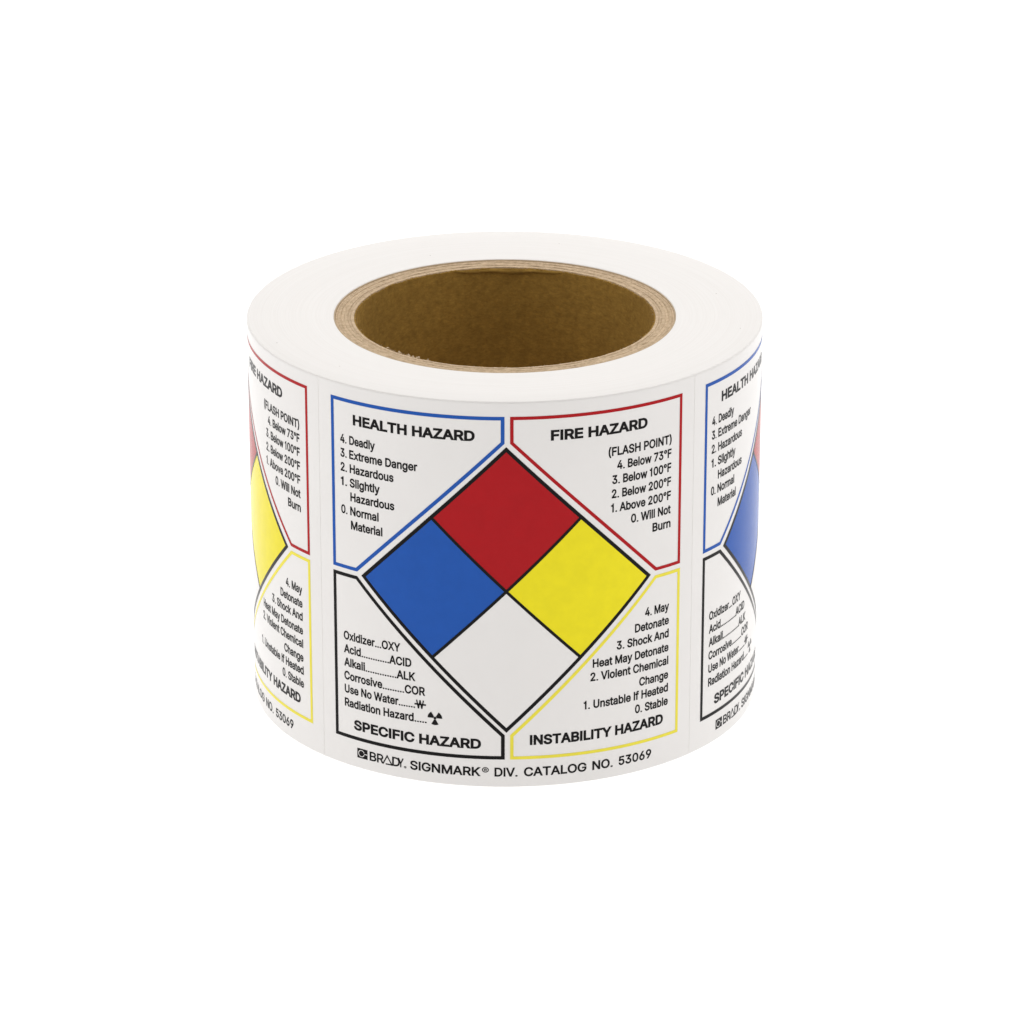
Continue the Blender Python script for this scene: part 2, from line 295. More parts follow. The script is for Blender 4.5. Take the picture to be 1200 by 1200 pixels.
  ')': (268, '203 155 206 204 94 179 95 204 205 240 32 -25 -3 -94 110 -94 143 -37 48 9 61 40 165 10 72 70 183 58 80 99 196 107 87 126 91 153 94 234 201 277 90 265 194 315 85 297 186 353 78 331 175 389 68 364 163 425 57 398 149 459 44 432 133 490 30 465 110 530 -3 530', '0 1 2 3 2 1 1 4 3 5 6 7 7 8 5 9 5 8 10 9 8 8 11 10 12 10 11 11 13 12 14 12 13 13 15 14 16 14 15 17 16 15 15 0 17 0 2 17 3 4 18 4 19 18 20 18 19 19 21 20 22 20 21 21 23 22 24 22 23 23 25 24 26 24 25 25 27 26 28 26 27 27 29 28 30 28 29 29 31 30 32 30 31 31 33 32 34 32 33'),
  '.': (185, '26 52 23 40 26 29 33 18 33 63 59 79 44 9 59 1 75 -3 75 84 44 72 112 84 94 85 112 -3 129 79 129 1 143 9 162 52 162 29 164 40 155 18 155 63 143 72 94 -4', '0 1 2 0 2 3 3 4 0 5 6 7 8 9 7 5 7 9 4 3 6 10 4 6 6 5 10 11 12 13 14 15 16 15 14 13 11 13 14 17 18 19 18 17 20 21 20 17 20 21 16 21 22 16 14 16 22 13 12 23 8 23 12 9 8 12'),
  '0': (445, '24 201 32 156 138 184 134 215 22 250 132 250 134 285 24 299 138 316 32 343 191 96 182 -3 205 91 191 404 205 409 183 503 145 7 177 105 177 395 146 492 112 26 165 118 84 50 62 80 154 136 44 116 145 158 145 342 44 384 154 365 62 419 165 382 85 450 113 474 240 91 223 -7 263 -3 255 96 255 404 263 503 240 409 223 507 300 7 268 105 268 395 300 492 414 156 421 201 307 184 311 215 423 250 313 250 311 285 421 299 307 316 414 343 333 26 281 118 361 50 384 80 291 135 401 116 300 158 300 342 401 384 291 365 384 419 281 382 361 450 333 474 223 90 223 411', '0 1 2 2 3 0 4 0 3 3 5 4 5 6 4 7 4 6 6 8 7 9 7 8 10 11 12 13 14 15 11 10 16 17 16 10 18 13 19 13 15 19 16 17 20 17 21 20 22 20 21 23 22 21 21 24 23 25 23 24 24 26 25 1 25 26 2 1 26 9 8 27 28 9 27 27 29 28 30 28 29 29 31 30 32 30 31 33 32 31 31 18 33 18 19 33 34 35 36 36 37 34 38 39 40 41 40 39 37 36 42 42 43 37 38 44 45 39 38 45 46 47 48 49 48 47 47 50 49 51 49 50 52 51 50 50 53 52 54 52 53 53 55 54 43 42 56 57 43 56 56 58 57 58 59 57 60 57 59 59 61 60 62 60 61 61 46 62 46 48 62 54 55 63 55 64 63 65 63 64 64 66 65 67 65 66 66 68 67 68 69 67 44 67 69 45 44 69 12 11 35 70 12 35 35 34 70 40 41 71 14 71 41 15 14 41'),
  '1': (324, '29 415 29 329 97 429 235 0 235 500 122 329 127 451 148 500 122 0', '0 1 2 3 4 5 6 5 4 4 7 6 3 5 8 2 1 5 5 6 2'),
  '2': (445, '42 376 37 324 148 324 151 360 50 404 154 372 63 430 159 382 81 453 165 390 103 472 192 407 205 410 188 505 234 410 221 507 220 411 246 408 254 505 38 74 38 0 175 68 175 96 212 243 172 397 129 487 182 403 158 498 331 219 350 240 268 302 276 314 366 261 282 324 379 280 286 334 388 299 394 317 289 344 398 336 290 355 400 356 397 383 289 367 389 409 286 376 376 433 281 385 359 454 275 392 338 472 267 399 313 487 408 0 205 96 281 168 308 194 258 290 257 404 284 498 408 96', '0 1 2 2 3 0 4 0 3 3 5 4 6 4 5 5 7 6 8 6 7 7 9 8 9 10 8 11 12 13 14 15 16 17 18 14 15 14 18 16 15 12 13 12 15 19 20 21 21 22 19 22 23 19 10 9 24 25 10 24 24 26 25 27 25 26 26 11 27 11 13 27 28 29 30 31 30 29 29 32 31 33 31 32 32 34 33 35 33 34 34 36 35 36 37 35 38 35 37 37 39 38 40 38 39 39 41 40 41 42 40 43 40 42 42 44 43 45 43 44 44 46 45 47 45 46 46 48 47 49 47 48 48 50 49 51 49 50 52 51 50 21 20 53 21 53 54 22 21 54 23 22 55 55 56 23 57 23 56 56 28 57 28 30 57 51 52 58 52 59 58 17 58 59 18 17 59 55 22 54 53 60 54'),
  '3': (445, '69 40 93 23 144 114 138 122 49 60 33 83 135 131 23 110 128 163 14 163 199 90 214 -7 215 90 232 91 181 -5 185 93 190 228 197 221 222 220 183 303 244 304 150 1 172 96 120 10 161 101 152 107 129 221 129 298 258 404 409 122 411 152 298 152 409 181 297 164 400 208 260 97 283 2 314 13 272 103 342 28 281 110 366 46 288 118 385 69 294 127 400 94 297 138 294 176 386 233 289 186 366 256 282 195 342 275 272 203 313 290 259 210 280 300 391 426 258 432 391 500 250 -5 247 93 243 216 43 500 43 404 231 404 265 302', '0 1 2 2 3 0 4 0 3 5 4 3 3 6 5 7 5 6 6 8 7 9 7 8 10 11 12 12 11 13 11 10 14 15 14 10 16 17 18 19 16 20 14 15 21 15 22 21 23 21 22 22 24 23 1 23 24 24 25 1 2 1 25 17 16 26 27 26 16 16 19 27 27 19 28 29 30 31 30 32 31 33 31 32 32 34 33 35 36 37 38 35 37 37 39 38 40 38 39 39 41 40 42 40 41 41 43 42 44 42 43 43 45 44 46 44 45 45 29 46 29 31 46 33 34 47 34 48 47 49 47 48 48 50 49 51 49 50 50 52 51 53 51 52 52 54 53 55 53 54 56 55 54 57 28 20 58 28 57 57 59 58 13 11 60 61 13 60 60 36 61 36 35 61 55 56 62 19 20 28 63 64 58 58 59 63 58 64 65 28 58 65 27 28 65 18 62 56 66 16 56 16 18 56 20 16 66 57 20 66'),
  '4': (445, '14 171 14 94 132 165 132 191 228 500 252 131 252 153 349 500 149 191 252 191 362 191 252 329 252 0 362 0 252 94 362 329 431 94 431 191 362 94', '0 1 2 0 2 3 3 4 0 2 1 5 2 5 6 4 3 7 2 6 8 3 2 8 7 3 8 9 10 11 10 9 6 12 13 14 5 1 14 8 6 9 15 11 10 16 17 10 18 16 10 14 18 5 18 10 6 6 5 18 18 14 13'),
  '5': (445, '125 315 72 500 38 228 61 63 79 43 156 115 150 123 46 86 147 132 37 111 141 162 30 162 133 218 151 231 160 315 160 236 173 241 205 342 214 247 226 343 218 -7 217 90 204 90 200 246 185 -5 192 93 186 244 185 339 166 334 155 1 181 97 126 12 171 102 101 26 163 108 132 319 148 327 162 333 170 404 246 94 233 91 253 -4 230 246 244 242 251 342 285 3 259 99 257 237 275 338 398 106 407 136 296 152 297 167 409 168 408 192 316 16 270 107 343 33 279 116 366 54 287 126 384 79 292 139 296 183 403 215 292 196 396 237 385 258 286 209 373 276 278 220 357 293 340 308 268 229 320 320 299 330 385 404 385 500', '0 1 2 3 4 5 5 6 3 7 3 6 6 8 7 9 7 8 8 10 9 11 9 10 0 2 12 12 13 0 14 15 16 17 18 19 20 21 22 18 17 23 20 22 24 22 25 24 14 16 26 26 23 14 23 17 14 17 27 14 28 14 27 24 25 29 25 30 29 31 29 30 30 32 31 33 31 32 32 34 33 4 33 34 5 4 34 0 13 15 15 14 0 35 0 14 36 35 14 36 14 37 35 36 38 0 35 38 1 0 38 39 40 41 42 43 44 39 41 45 46 39 45 43 47 48 44 43 48 49 50 51 52 51 50 50 53 52 53 54 52 46 45 55 56 46 55 55 57 56 58 56 57 57 59 58 60 58 59 59 61 60 62 60 61 61 49 62 49 51 62 52 54 63 54 64 63 65 63 64 64 66 65 66 67 65 68 65 67 67 69 68 70 68 69 69 71 70 71 72 70 73 70 72 72 74 73 47 73 74 74 75 47 48 47 75 76 77 38 41 40 20 21 20 40 19 18 42 42 44 19 1 38 77 14 28 37 38 36 37'),
  '6': (445, '135 287 145 296 114 339 40 135 48 105 149 149 148 164 37 167 39 192 149 178 100 233 45 218 55 244 69 273 127 277 89 304 165 213 161 233 158 203 195 93 188 -4 208 90 157 3 184 98 173 221 184 228 195 233 127 16 174 105 101 32 165 113 79 53 158 124 61 78 152 136 152 191 156 305 169 312 183 318 198 322 222 88 222 -7 237 90 214 325 231 326 235 500 256 -4 249 93 237 236 250 232 264 324 383 76 397 103 292 135 296 148 405 132 297 163 407 163 405 193 296 178 398 222 292 191 385 248 288 3 261 98 317 15 271 105 343 32 279 113 365 52 287 124 287 202 368 271 279 212 348 290 271 221 323 306 261 228 295 317 364 500 222 237 232 326 208 236', '0 1 2 3 4 5 5 6 3 7 3 6 8 7 6 6 9 8 9 10 8 11 8 10 12 11 10 13 12 10 10 14 13 15 13 14 14 0 15 0 2 15 16 17 18 19 20 21 20 19 22 19 23 22 17 16 24 24 25 17 25 26 17 22 23 27 23 28 27 29 27 28 28 30 29 31 29 30 30 32 31 33 31 32 32 34 33 4 33 34 5 4 34 10 9 35 35 18 10 18 17 10 14 10 17 0 14 17 1 0 17 17 36 1 2 1 36 36 37 2 37 38 2 38 39 2 40 41 42 43 44 45 42 41 46 47 42 46 48 49 50 51 52 53 54 53 52 52 55 54 56 54 55 55 57 56 57 58 56 59 56 58 58 60 59 61 59 60 60 62 61 47 46 63 64 47 63 63 65 64 66 64 65 65 67 66 68 66 67 67 69 68 70 68 69 69 51 70 51 53 70 61 62 71 62 72 71 73 71 72 72 74 73 75 73 74 74 76 75 77 75 76 76 78 77 49 77 78 50 49 78 45 44 79 21 20 41 41 40 21 43 45 39 2 39 45 80 48 50 81 17 50 17 26 50 26 82 50 82 80 50 36 17 37 17 81 44 44 43 17 43 39 17 39 38 17 38 37 17 79 44 81'),
  '7': (445, '55 0 178 0 293 404 293 429 409 418 409 500 36 500 36 404 279 404', '0 1 2 3 2 4 4 5 3 4 2 1 6 7 3 3 5 6 3 7 8 2 3 8 0 2 8'),
  '8': (445, '115 249 123 276 103 268 94 262 125 245 125 277 52 65 72 43 148 117 143 125 37 89 140 135 29 115 26 143 139 146 28 165 140 158 33 187 41 207 143 169 53 225 67 242 84 256 91 264 71 284 56 309 222 210 222 304 209 305 206 209 197 308 188 93 187 -5 204 90 191 206 196 408 208 410 190 505 153 1 175 97 185 404 160 499 123 12 163 103 95 26 155 109 149 179 156 187 166 195 177 201 186 312 177 317 170 323 164 330 159 338 157 348 47 335 156 359 44 363 157 369 47 389 55 415 159 378 68 438 164 386 86 458 169 393 107 475 177 399 132 489 222 89 222 -7 241 90 239 209 248 308 236 305 258 -5 256 93 254 206 249 408 254 505 236 410 222 507 291 1 270 97 259 404 284 499 329 249 351 262 342 268 322 276 320 246 320 277 373 43 393 65 297 117 302 126 407 89 305 135 416 115 419 143 306 146 417 166 305 158 412 187 403 207 301 169 392 225 378 242 361 256 354 264 374 285 389 309 322 12 281 103 349 26 290 109 296 179 288 187 279 195 267 201 258 311 267 317 274 323 280 330 285 338 288 348 397 335 289 359 400 363 288 369 398 389 390 415 285 379 376 438 281 386 358 458 275 393 337 475 268 399 312 489 222 411', '0 1 2 0 2 3 1 0 4 4 5 1 6 7 8 8 9 6 10 6 9 9 11 10 12 10 11 13 12 11 11 14 13 15 13 14 14 16 15 17 15 16 18 17 16 16 19 18 20 18 19 19 0 20 21 20 0 0 22 21 23 2 24 2 1 24 25 24 1 26 27 28 26 28 29 30 29 28 31 32 33 29 30 34 35 36 37 32 31 38 39 38 31 40 35 41 35 37 41 38 39 42 39 43 42 44 42 43 43 45 44 7 44 45 8 7 45 0 19 46 4 0 46 46 47 4 47 48 4 48 49 4 49 34 4 34 30 4 5 4 30 30 50 5 50 51 5 51 52 5 52 53 5 53 54 5 1 5 54 25 1 54 54 55 25 56 25 55 55 57 56 58 56 57 57 59 58 60 58 59 61 60 59 59 62 61 63 61 62 62 64 63 65 63 64 64 66 65 67 65 66 66 68 67 69 67 68 68 40 69 40 41 69 70 71 72 73 74 75 72 71 76 76 77 72 74 73 78 79 80 81 82 81 80 77 76 83 83 84 77 79 85 86 80 79 86 87 88 89 90 87 89 87 90 91 90 92 91 93 94 95 96 95 94 94 97 96 98 96 97 97 99 98 99 100 98 101 98 100 100 102 101 103 101 102 102 104 103 104 105 103 106 103 105 105 107 106 87 106 107 107 108 87 108 109 87 88 87 109 89 110 111 90 89 111 111 112 90 84 83 113 114 84 113 113 115 114 116 114 115 115 93 116 93 95 116 106 87 117 87 91 117 118 117 91 119 118 91 120 119 91 78 120 91 74 78 91 91 92 74 121 74 92 122 121 92 123 122 92 124 123 92 125 124 92 92 90 125 126 125 90 90 112 126 112 127 126 128 126 127 127 129 128 130 128 129 129 131 130 131 132 130 133 130 132 132 134 133 135 133 134 134 136 135 137 135 136 136 138 137 139 137 138 138 140 139 85 139 140 86 85 140 33 32 71 71 70 33 73 75 26 27 26 75 81 82 141 36 141 82 37 36 82 2 23 3 22 0 3 110 89 88'),
  '9': (445, '47 278 59 252 153 309 149 323 40 307 148 337 37 337 40 368 149 352 48 398 153 365 61 424 196 407 208 410 189 504 214 174 210 0 231 175 222 412 222 507 208 264 196 268 181 176 157 497 184 402 80 0 151 183 184 273 122 194 174 279 98 210 165 288 76 229 158 298 158 376 79 448 165 387 102 468 174 395 128 485 237 410 249 407 256 504 283 267 280 287 271 279 287 297 261 272 249 267 261 402 288 497 331 161 310 213 300 204 345 267 375 227 390 256 399 282 405 308 356 196 318 223 296 322 292 309 297 336 407 333 405 365 296 351 397 395 262 182 247 178 276 188 288 195 292 364 384 422 287 376 366 447 280 387 344 468 271 395 318 484 222 263 213 174 237 264', '0 1 2 2 3 0 4 0 3 3 5 4 6 4 5 7 6 5 5 8 7 9 7 8 8 10 9 11 9 10 12 13 14 15 16 17 18 19 13 14 13 19 20 21 22 23 24 12 12 14 23 16 15 25 22 21 26 21 27 26 28 26 27 27 29 28 30 28 29 29 31 30 32 30 31 31 33 32 1 32 33 2 1 33 11 10 34 35 11 34 34 36 35 37 35 36 36 38 37 39 37 38 38 24 39 24 23 39 40 41 42 43 44 45 44 43 46 47 48 43 43 45 47 41 49 50 42 41 50 51 52 53 54 55 56 56 57 54 57 58 54 52 51 59 60 52 59 59 55 60 55 54 60 61 62 54 54 58 61 63 61 58 58 64 63 64 65 63 66 63 65 65 67 66 68 69 51 70 68 51 71 70 51 51 53 71 43 71 53 53 52 43 52 60 43 60 54 43 46 43 54 54 62 46 66 67 72 67 73 72 74 72 73 73 75 74 76 74 75 75 77 76 78 76 77 77 79 78 49 78 79 50 49 79 51 69 16 17 16 69 19 18 40 40 42 19 80 20 22 81 43 22 43 48 22 48 82 22 82 80 22 70 71 43 43 81 15 15 17 43 17 69 43 69 68 43 68 70 43 25 15 81'),
  'A': (471, '83 127 -20 0 101 0 83 223 150 127 187 223 211 286 233 347 194 473 180 500 388 127 371 0 491 0 388 223 236 348 259 286 275 473 289 500 283 223 321 127 235 352', '0 1 2 1 0 3 4 5 0 6 7 3 7 8 3 8 9 3 1 3 9 10 11 12 12 13 10 14 15 13 16 14 13 17 16 13 13 12 17 18 19 10 8 7 20 8 20 16 9 8 16 16 17 9 14 16 20 5 4 18 6 3 5 3 0 5 13 15 18 10 13 18 11 10 19 19 18 4 0 2 4'),
  'B': (448, '148 96 148 206 34 0 34 500 235 404 238 500 148 404 233 301 148 301 240 96 243 0 272 99 248 301 243 206 261 205 261 304 260 402 273 498 282 2 276 202 278 397 306 492 351 271 349 251 365 259 368 262 332 277 333 244 334 245 317 121 376 32 398 50 415 71 322 132 427 94 434 119 324 145 436 144 434 170 323 156 428 194 320 166 418 215 404 233 388 249 370 261 379 270 392 283 402 298 334 276 318 8 294 104 349 18 308 112 315 175 308 184 299 191 289 197 272 308 282 313 290 319 296 327 301 335 304 344 410 316 415 335 305 355 416 357 414 382 303 368 407 406 396 429 298 380 380 450 359 467 290 389 335 481', '0 1 2 3 2 1 4 5 6 7 8 1 3 1 8 8 6 3 6 5 3 9 10 11 12 13 14 14 15 12 0 2 10 10 9 0 7 1 13 13 12 7 5 4 16 16 17 5 11 10 18 15 14 19 20 21 16 17 16 21 22 23 24 22 24 25 26 27 28 29 30 31 31 32 29 33 29 32 32 34 33 34 35 33 36 33 35 35 37 36 37 38 36 39 36 38 38 40 39 41 39 40 40 42 41 42 43 41 43 44 23 24 23 44 45 24 44 22 46 47 47 48 22 49 22 48 11 18 50 51 11 50 50 52 51 53 51 52 52 30 53 30 29 53 41 43 54 43 23 54 23 28 54 28 27 54 55 54 27 56 55 27 57 56 27 19 57 27 15 19 27 58 15 27 27 26 58 59 58 26 60 59 26 61 60 26 62 61 26 26 49 62 63 62 49 49 48 63 48 64 63 64 65 63 66 63 65 65 67 66 67 68 66 69 66 68 68 70 69 70 71 69 72 69 71 71 73 72 73 74 72 75 72 74 74 76 75 20 75 76 21 20 76 24 45 25 28 23 49 28 49 26 23 22 49 46 22 25'),
  'C': (501, '46 115 70 79 146 162 135 187 28 156 129 216 18 201 14 250 127 250 129 284 18 299 28 344 135 313 46 384 146 338 70 420 159 359 99 450 217 -3 215 100 174 7 194 110 194 390 215 400 174 493 217 503 262 -7 263 93 238 95 290 405 290 506 277 407 276 93 262 507 238 405 263 407 134 25 175 123 99 49 159 140 175 377 134 475 303 98 317 -2 343 5 315 102 367 13 326 107 315 398 326 393 367 487 342 496 303 402 317 502 447 72 462 92 368 147 474 114 373 158 483 137 382 189 496 189 496 311 483 363 382 311 373 342 474 387 368 353 462 408 447 428 390 25 336 113 346 120 411 38 354 128 430 54 362 137 362 363 430 446 354 372 411 462 346 380 336 387 390 476 290 -5 290 95', '0 1 2 2 3 0 4 0 3 3 5 4 6 4 5 7 6 5 5 8 7 8 9 7 10 7 9 11 10 9 9 12 11 13 11 12 12 14 13 15 13 14 14 16 15 17 15 16 18 19 20 19 21 20 22 23 24 23 25 24 26 27 28 29 30 31 27 26 32 33 34 35 35 31 33 31 30 33 26 28 18 19 18 28 25 23 34 34 33 25 20 21 36 21 37 36 38 36 37 37 39 38 1 38 39 2 1 39 17 16 40 41 17 40 40 22 41 22 24 41 42 43 44 45 42 44 44 46 45 47 45 46 48 49 50 50 51 48 52 48 51 53 52 51 54 55 56 55 57 56 58 56 57 57 59 58 60 58 59 59 61 60 62 63 64 65 64 63 63 66 65 67 65 66 66 68 67 68 69 67 47 46 70 71 47 70 72 71 70 70 73 72 74 72 73 73 75 74 76 74 75 75 54 76 54 56 76 67 69 77 69 78 77 79 77 78 78 80 79 81 79 80 82 81 80 80 83 82 49 82 83 50 49 83 32 26 84 85 32 84 84 43 85 43 42 85 52 53 29 30 29 53'),
  'D': (494, '34 500 34 0 67 404 67 500 216 0 210 96 148 0 69 96 148 96 69 0 148 404 148 500 267 3 275 105 246 99 222 500 250 401 272 497 278 395 301 386 318 487 314 13 300 115 216 404 394 54 424 83 337 145 350 165 448 119 359 190 465 159 476 203 365 219 479 251 367 251 365 283 476 299 359 311 466 343 449 382 350 335 425 417 337 356 395 447 321 372 359 470 357 30 320 128', '0 1 2 2 3 0 4 5 6 7 6 8 6 7 9 1 9 7 2 1 7 2 7 10 2 10 11 3 2 11 12 13 14 15 16 17 18 19 20 13 12 21 21 22 13 17 16 18 18 20 17 12 14 4 5 4 14 16 15 23 11 23 15 24 25 26 27 26 25 25 28 27 29 27 28 28 30 29 30 31 29 32 29 31 31 33 32 33 34 32 34 33 35 33 36 35 37 35 36 36 38 37 38 39 37 40 37 39 39 41 40 42 40 41 41 43 42 44 42 43 45 44 43 22 21 46 47 22 46 46 24 47 24 26 47 44 45 19 20 19 45 23 11 10 7 8 10 6 5 8'),
  'E': (411, '34 0 148 96 148 204 34 500 148 301 148 404 394 0 394 96 374 204 374 301 391 404 391 500', '0 1 2 3 0 2 2 4 3 4 5 3 1 0 6 6 7 1 4 2 8 8 9 4 10 11 5 3 5 11'),
  'F': (403, '148 0 148 198 34 0 148 294 34 500 388 404 388 500 148 404 365 198 365 294', '0 1 2 1 3 2 4 2 3 5 6 7 3 1 8 8 9 3 4 3 7 7 6 4'),
  'H': (508, '34 0 148 0 148 207 34 500 148 304 148 500 361 207 361 0 474 0 474 500 361 304 361 500', '0 1 2 3 0 2 2 4 3 4 5 3 6 7 8 8 9 6 10 6 9 9 11 10 4 2 6 6 10 4'),
  'I': (179, '34 500 34 0 145 0 145 500', '0 1 2 2 3 0'),
  'K': (459, '83 108 78 224 34 0 34 500 117 270 148 0 148 196 147 224 148 321 148 500 234 246 225 337 153 255 190 346 153 309 353 0 490 0 237 245 271 279 493 498 346 500 148 167 147 303 191 207', '0 1 2 3 2 1 1 4 3 0 2 5 1 0 6 6 7 1 4 1 7 3 4 8 8 9 3 10 11 12 11 13 14 15 16 17 17 16 18 11 10 17 17 18 11 19 20 11 6 0 21 4 7 22 8 4 22 13 11 20 17 10 23 0 5 21 12 14 22 7 12 22 10 12 23 15 17 23 6 21 23 12 7 23 7 6 23 14 12 11 19 11 18'),
  'L': (386, '34 500 34 0 148 96 380 0 380 96 148 500', '0 1 2 2 1 3 3 4 2 0 2 5'),
  'M': (617, '119 338 103 380 34 0 34 500 75 454 144 274 133 302 144 355 143 395 141 454 296 198 300 138 306 172 289 103 145 316 145 283 145 0 145 273 166 500 330 104 323 198 318 139 313 171 471 283 471 315 513 381 497 339 583 0 583 500 538 454 483 302 471 274 471 353 472 392 474 454 471 0 471 273 451 500 268 44 264 0 353 0 350 44 309 163', '0 1 2 3 2 1 1 4 3 5 6 2 0 2 6 1 0 7 7 8 1 8 9 1 4 1 9 10 11 12 11 10 13 14 15 10 5 2 16 15 5 17 6 5 15 15 14 6 0 6 14 7 0 14 14 10 7 9 8 18 4 9 18 3 4 18 19 20 21 22 21 20 23 24 20 25 26 27 27 28 25 28 29 25 30 31 27 27 26 30 26 25 32 33 32 25 34 33 25 25 29 34 27 31 35 31 23 36 31 30 23 24 23 30 30 26 24 26 32 24 20 24 32 33 34 37 34 29 37 29 28 37 38 39 40 40 41 38 13 38 41 41 19 13 11 13 19 19 21 11 11 21 42 32 33 20 8 7 10 18 8 10 21 22 42 12 11 42 33 37 20 20 19 23 36 23 19 35 31 36 41 40 36 19 41 36 5 16 17 39 38 17 10 15 17 13 10 17 38 13 17'),
  'N': (514, '34 500 34 0 66 444 124 352 145 367 141 454 147 316 147 315 148 0 148 283 153 306 177 270 148 500 367 163 378 169 367 185 445 54 480 0 480 500 403 129 375 44 366 0 369 118 367 197 367 500 359 198', '0 1 2 2 1 3 3 4 2 4 5 2 6 3 7 8 9 1 3 1 9 4 3 6 6 10 4 10 11 4 2 5 12 0 2 12 13 14 15 16 17 18 19 20 16 16 18 19 17 16 21 16 20 21 20 19 22 13 22 19 19 14 13 14 19 23 19 18 23 24 23 18 20 22 11 22 13 11 13 25 11 4 11 25 12 5 25 5 4 25 14 23 15 25 13 15 21 20 11 3 9 7 10 6 7'),
  'O': (524, '28 156 46 115 135 186 129 216 18 201 127 250 14 250 18 299 129 284 28 344 135 313 46 385 262 -7 238 94 217 -3 215 100 217 503 215 400 238 406 262 507 174 7 194 110 194 390 174 493 135 25 176 123 100 49 160 140 70 79 146 161 146 339 70 420 160 360 100 450 176 377 134 475 308 -3 309 100 287 94 309 400 308 503 287 406 351 7 330 110 330 390 351 493 478 115 496 156 389 186 396 216 506 201 510 250 398 250 506 299 396 284 496 344 389 314 478 384 390 25 349 123 425 49 365 140 455 80 379 161 379 339 455 420 365 360 425 450 349 377 390 475 262 93 262 407', '0 1 2 2 3 0 4 0 3 3 5 4 6 4 5 7 6 5 5 8 7 9 7 8 8 10 9 11 9 10 12 13 14 14 13 15 16 17 18 18 19 16 14 15 20 21 20 15 22 17 23 17 16 23 20 21 24 21 25 24 26 24 25 25 27 26 28 26 27 27 29 28 1 28 29 2 1 29 11 10 30 31 11 30 30 32 31 33 31 32 32 34 33 35 33 34 34 22 35 22 23 35 36 37 38 39 40 41 37 36 42 42 43 37 39 44 45 40 39 45 46 47 48 49 48 47 47 50 49 50 51 49 52 49 51 51 53 52 54 52 53 53 55 54 56 54 55 55 57 56 43 42 58 59 43 58 58 60 59 61 59 60 60 62 61 63 61 62 62 46 63 46 48 63 56 57 64 57 65 64 66 64 65 65 67 66 68 66 67 67 69 68 44 68 69 45 44 69 36 38 12 38 70 12 13 12 70 19 18 71 71 41 19 41 40 19'),
  'P': (437, '148 0 82 166 34 0 82 262 34 500 249 403 232 500 227 404 148 404 148 166 148 262 271 168 267 267 250 263 232 166 228 262 267 399 271 498 388 225 405 249 305 295 309 306 417 276 312 319 424 304 313 333 427 333 424 363 312 348 417 391 309 360 405 417 305 371 388 441 307 175 280 272 339 188 290 278 366 205 298 286 299 380 366 462 290 388 339 478 280 394 307 491', '0 1 2 1 3 2 4 2 3 5 6 7 8 7 6 1 0 9 3 1 9 3 10 8 4 3 8 8 6 4 11 12 13 11 13 14 15 14 13 16 17 5 6 5 17 18 19 20 21 20 19 19 22 21 23 21 22 22 24 23 25 23 24 24 26 25 26 27 25 28 25 27 27 29 28 30 28 29 29 31 30 32 30 31 31 33 32 12 11 34 35 12 34 34 36 35 37 35 36 36 38 37 39 37 38 38 18 39 18 20 39 32 33 40 33 41 40 42 40 41 41 43 42 44 42 43 43 45 44 16 44 45 17 16 45 14 15 9 15 10 9 10 3 9'),
  'R': (441, '70 177 34 0 148 0 70 273 34 500 148 404 233 177 271 179 313 250 250 403 233 500 228 404 148 177 268 400 271 498 332 0 338 196 307 185 463 0 343 199 366 212 388 231 406 254 306 302 310 312 418 280 313 324 425 308 314 337 427 337 425 367 313 351 418 395 310 364 406 421 228 177 282 282 268 277 292 287 300 294 306 374 388 444 300 382 366 464 292 389 339 480 281 395 307 491 148 273 184 250 229 273 251 274', '0 1 2 1 0 3 4 1 3 3 5 4 6 7 8 9 10 11 0 2 12 3 0 12 11 10 5 4 5 10 13 14 9 10 9 14 15 16 17 8 17 16 16 15 18 16 18 19 8 16 19 20 21 8 21 22 8 23 8 22 24 23 22 22 25 24 26 24 25 25 27 26 28 26 27 27 29 28 29 30 28 31 28 30 30 32 31 33 31 32 32 34 33 15 6 35 7 6 15 15 17 7 17 8 7 36 37 8 38 36 8 39 38 8 8 23 39 33 34 40 34 41 40 42 40 41 41 43 42 44 42 43 43 45 44 46 44 45 45 47 46 13 46 47 14 13 47 5 3 48 6 49 35 49 50 48 48 12 49 48 3 12 49 12 35 37 51 8 50 49 51 49 8 51 49 6 8 20 8 19'),
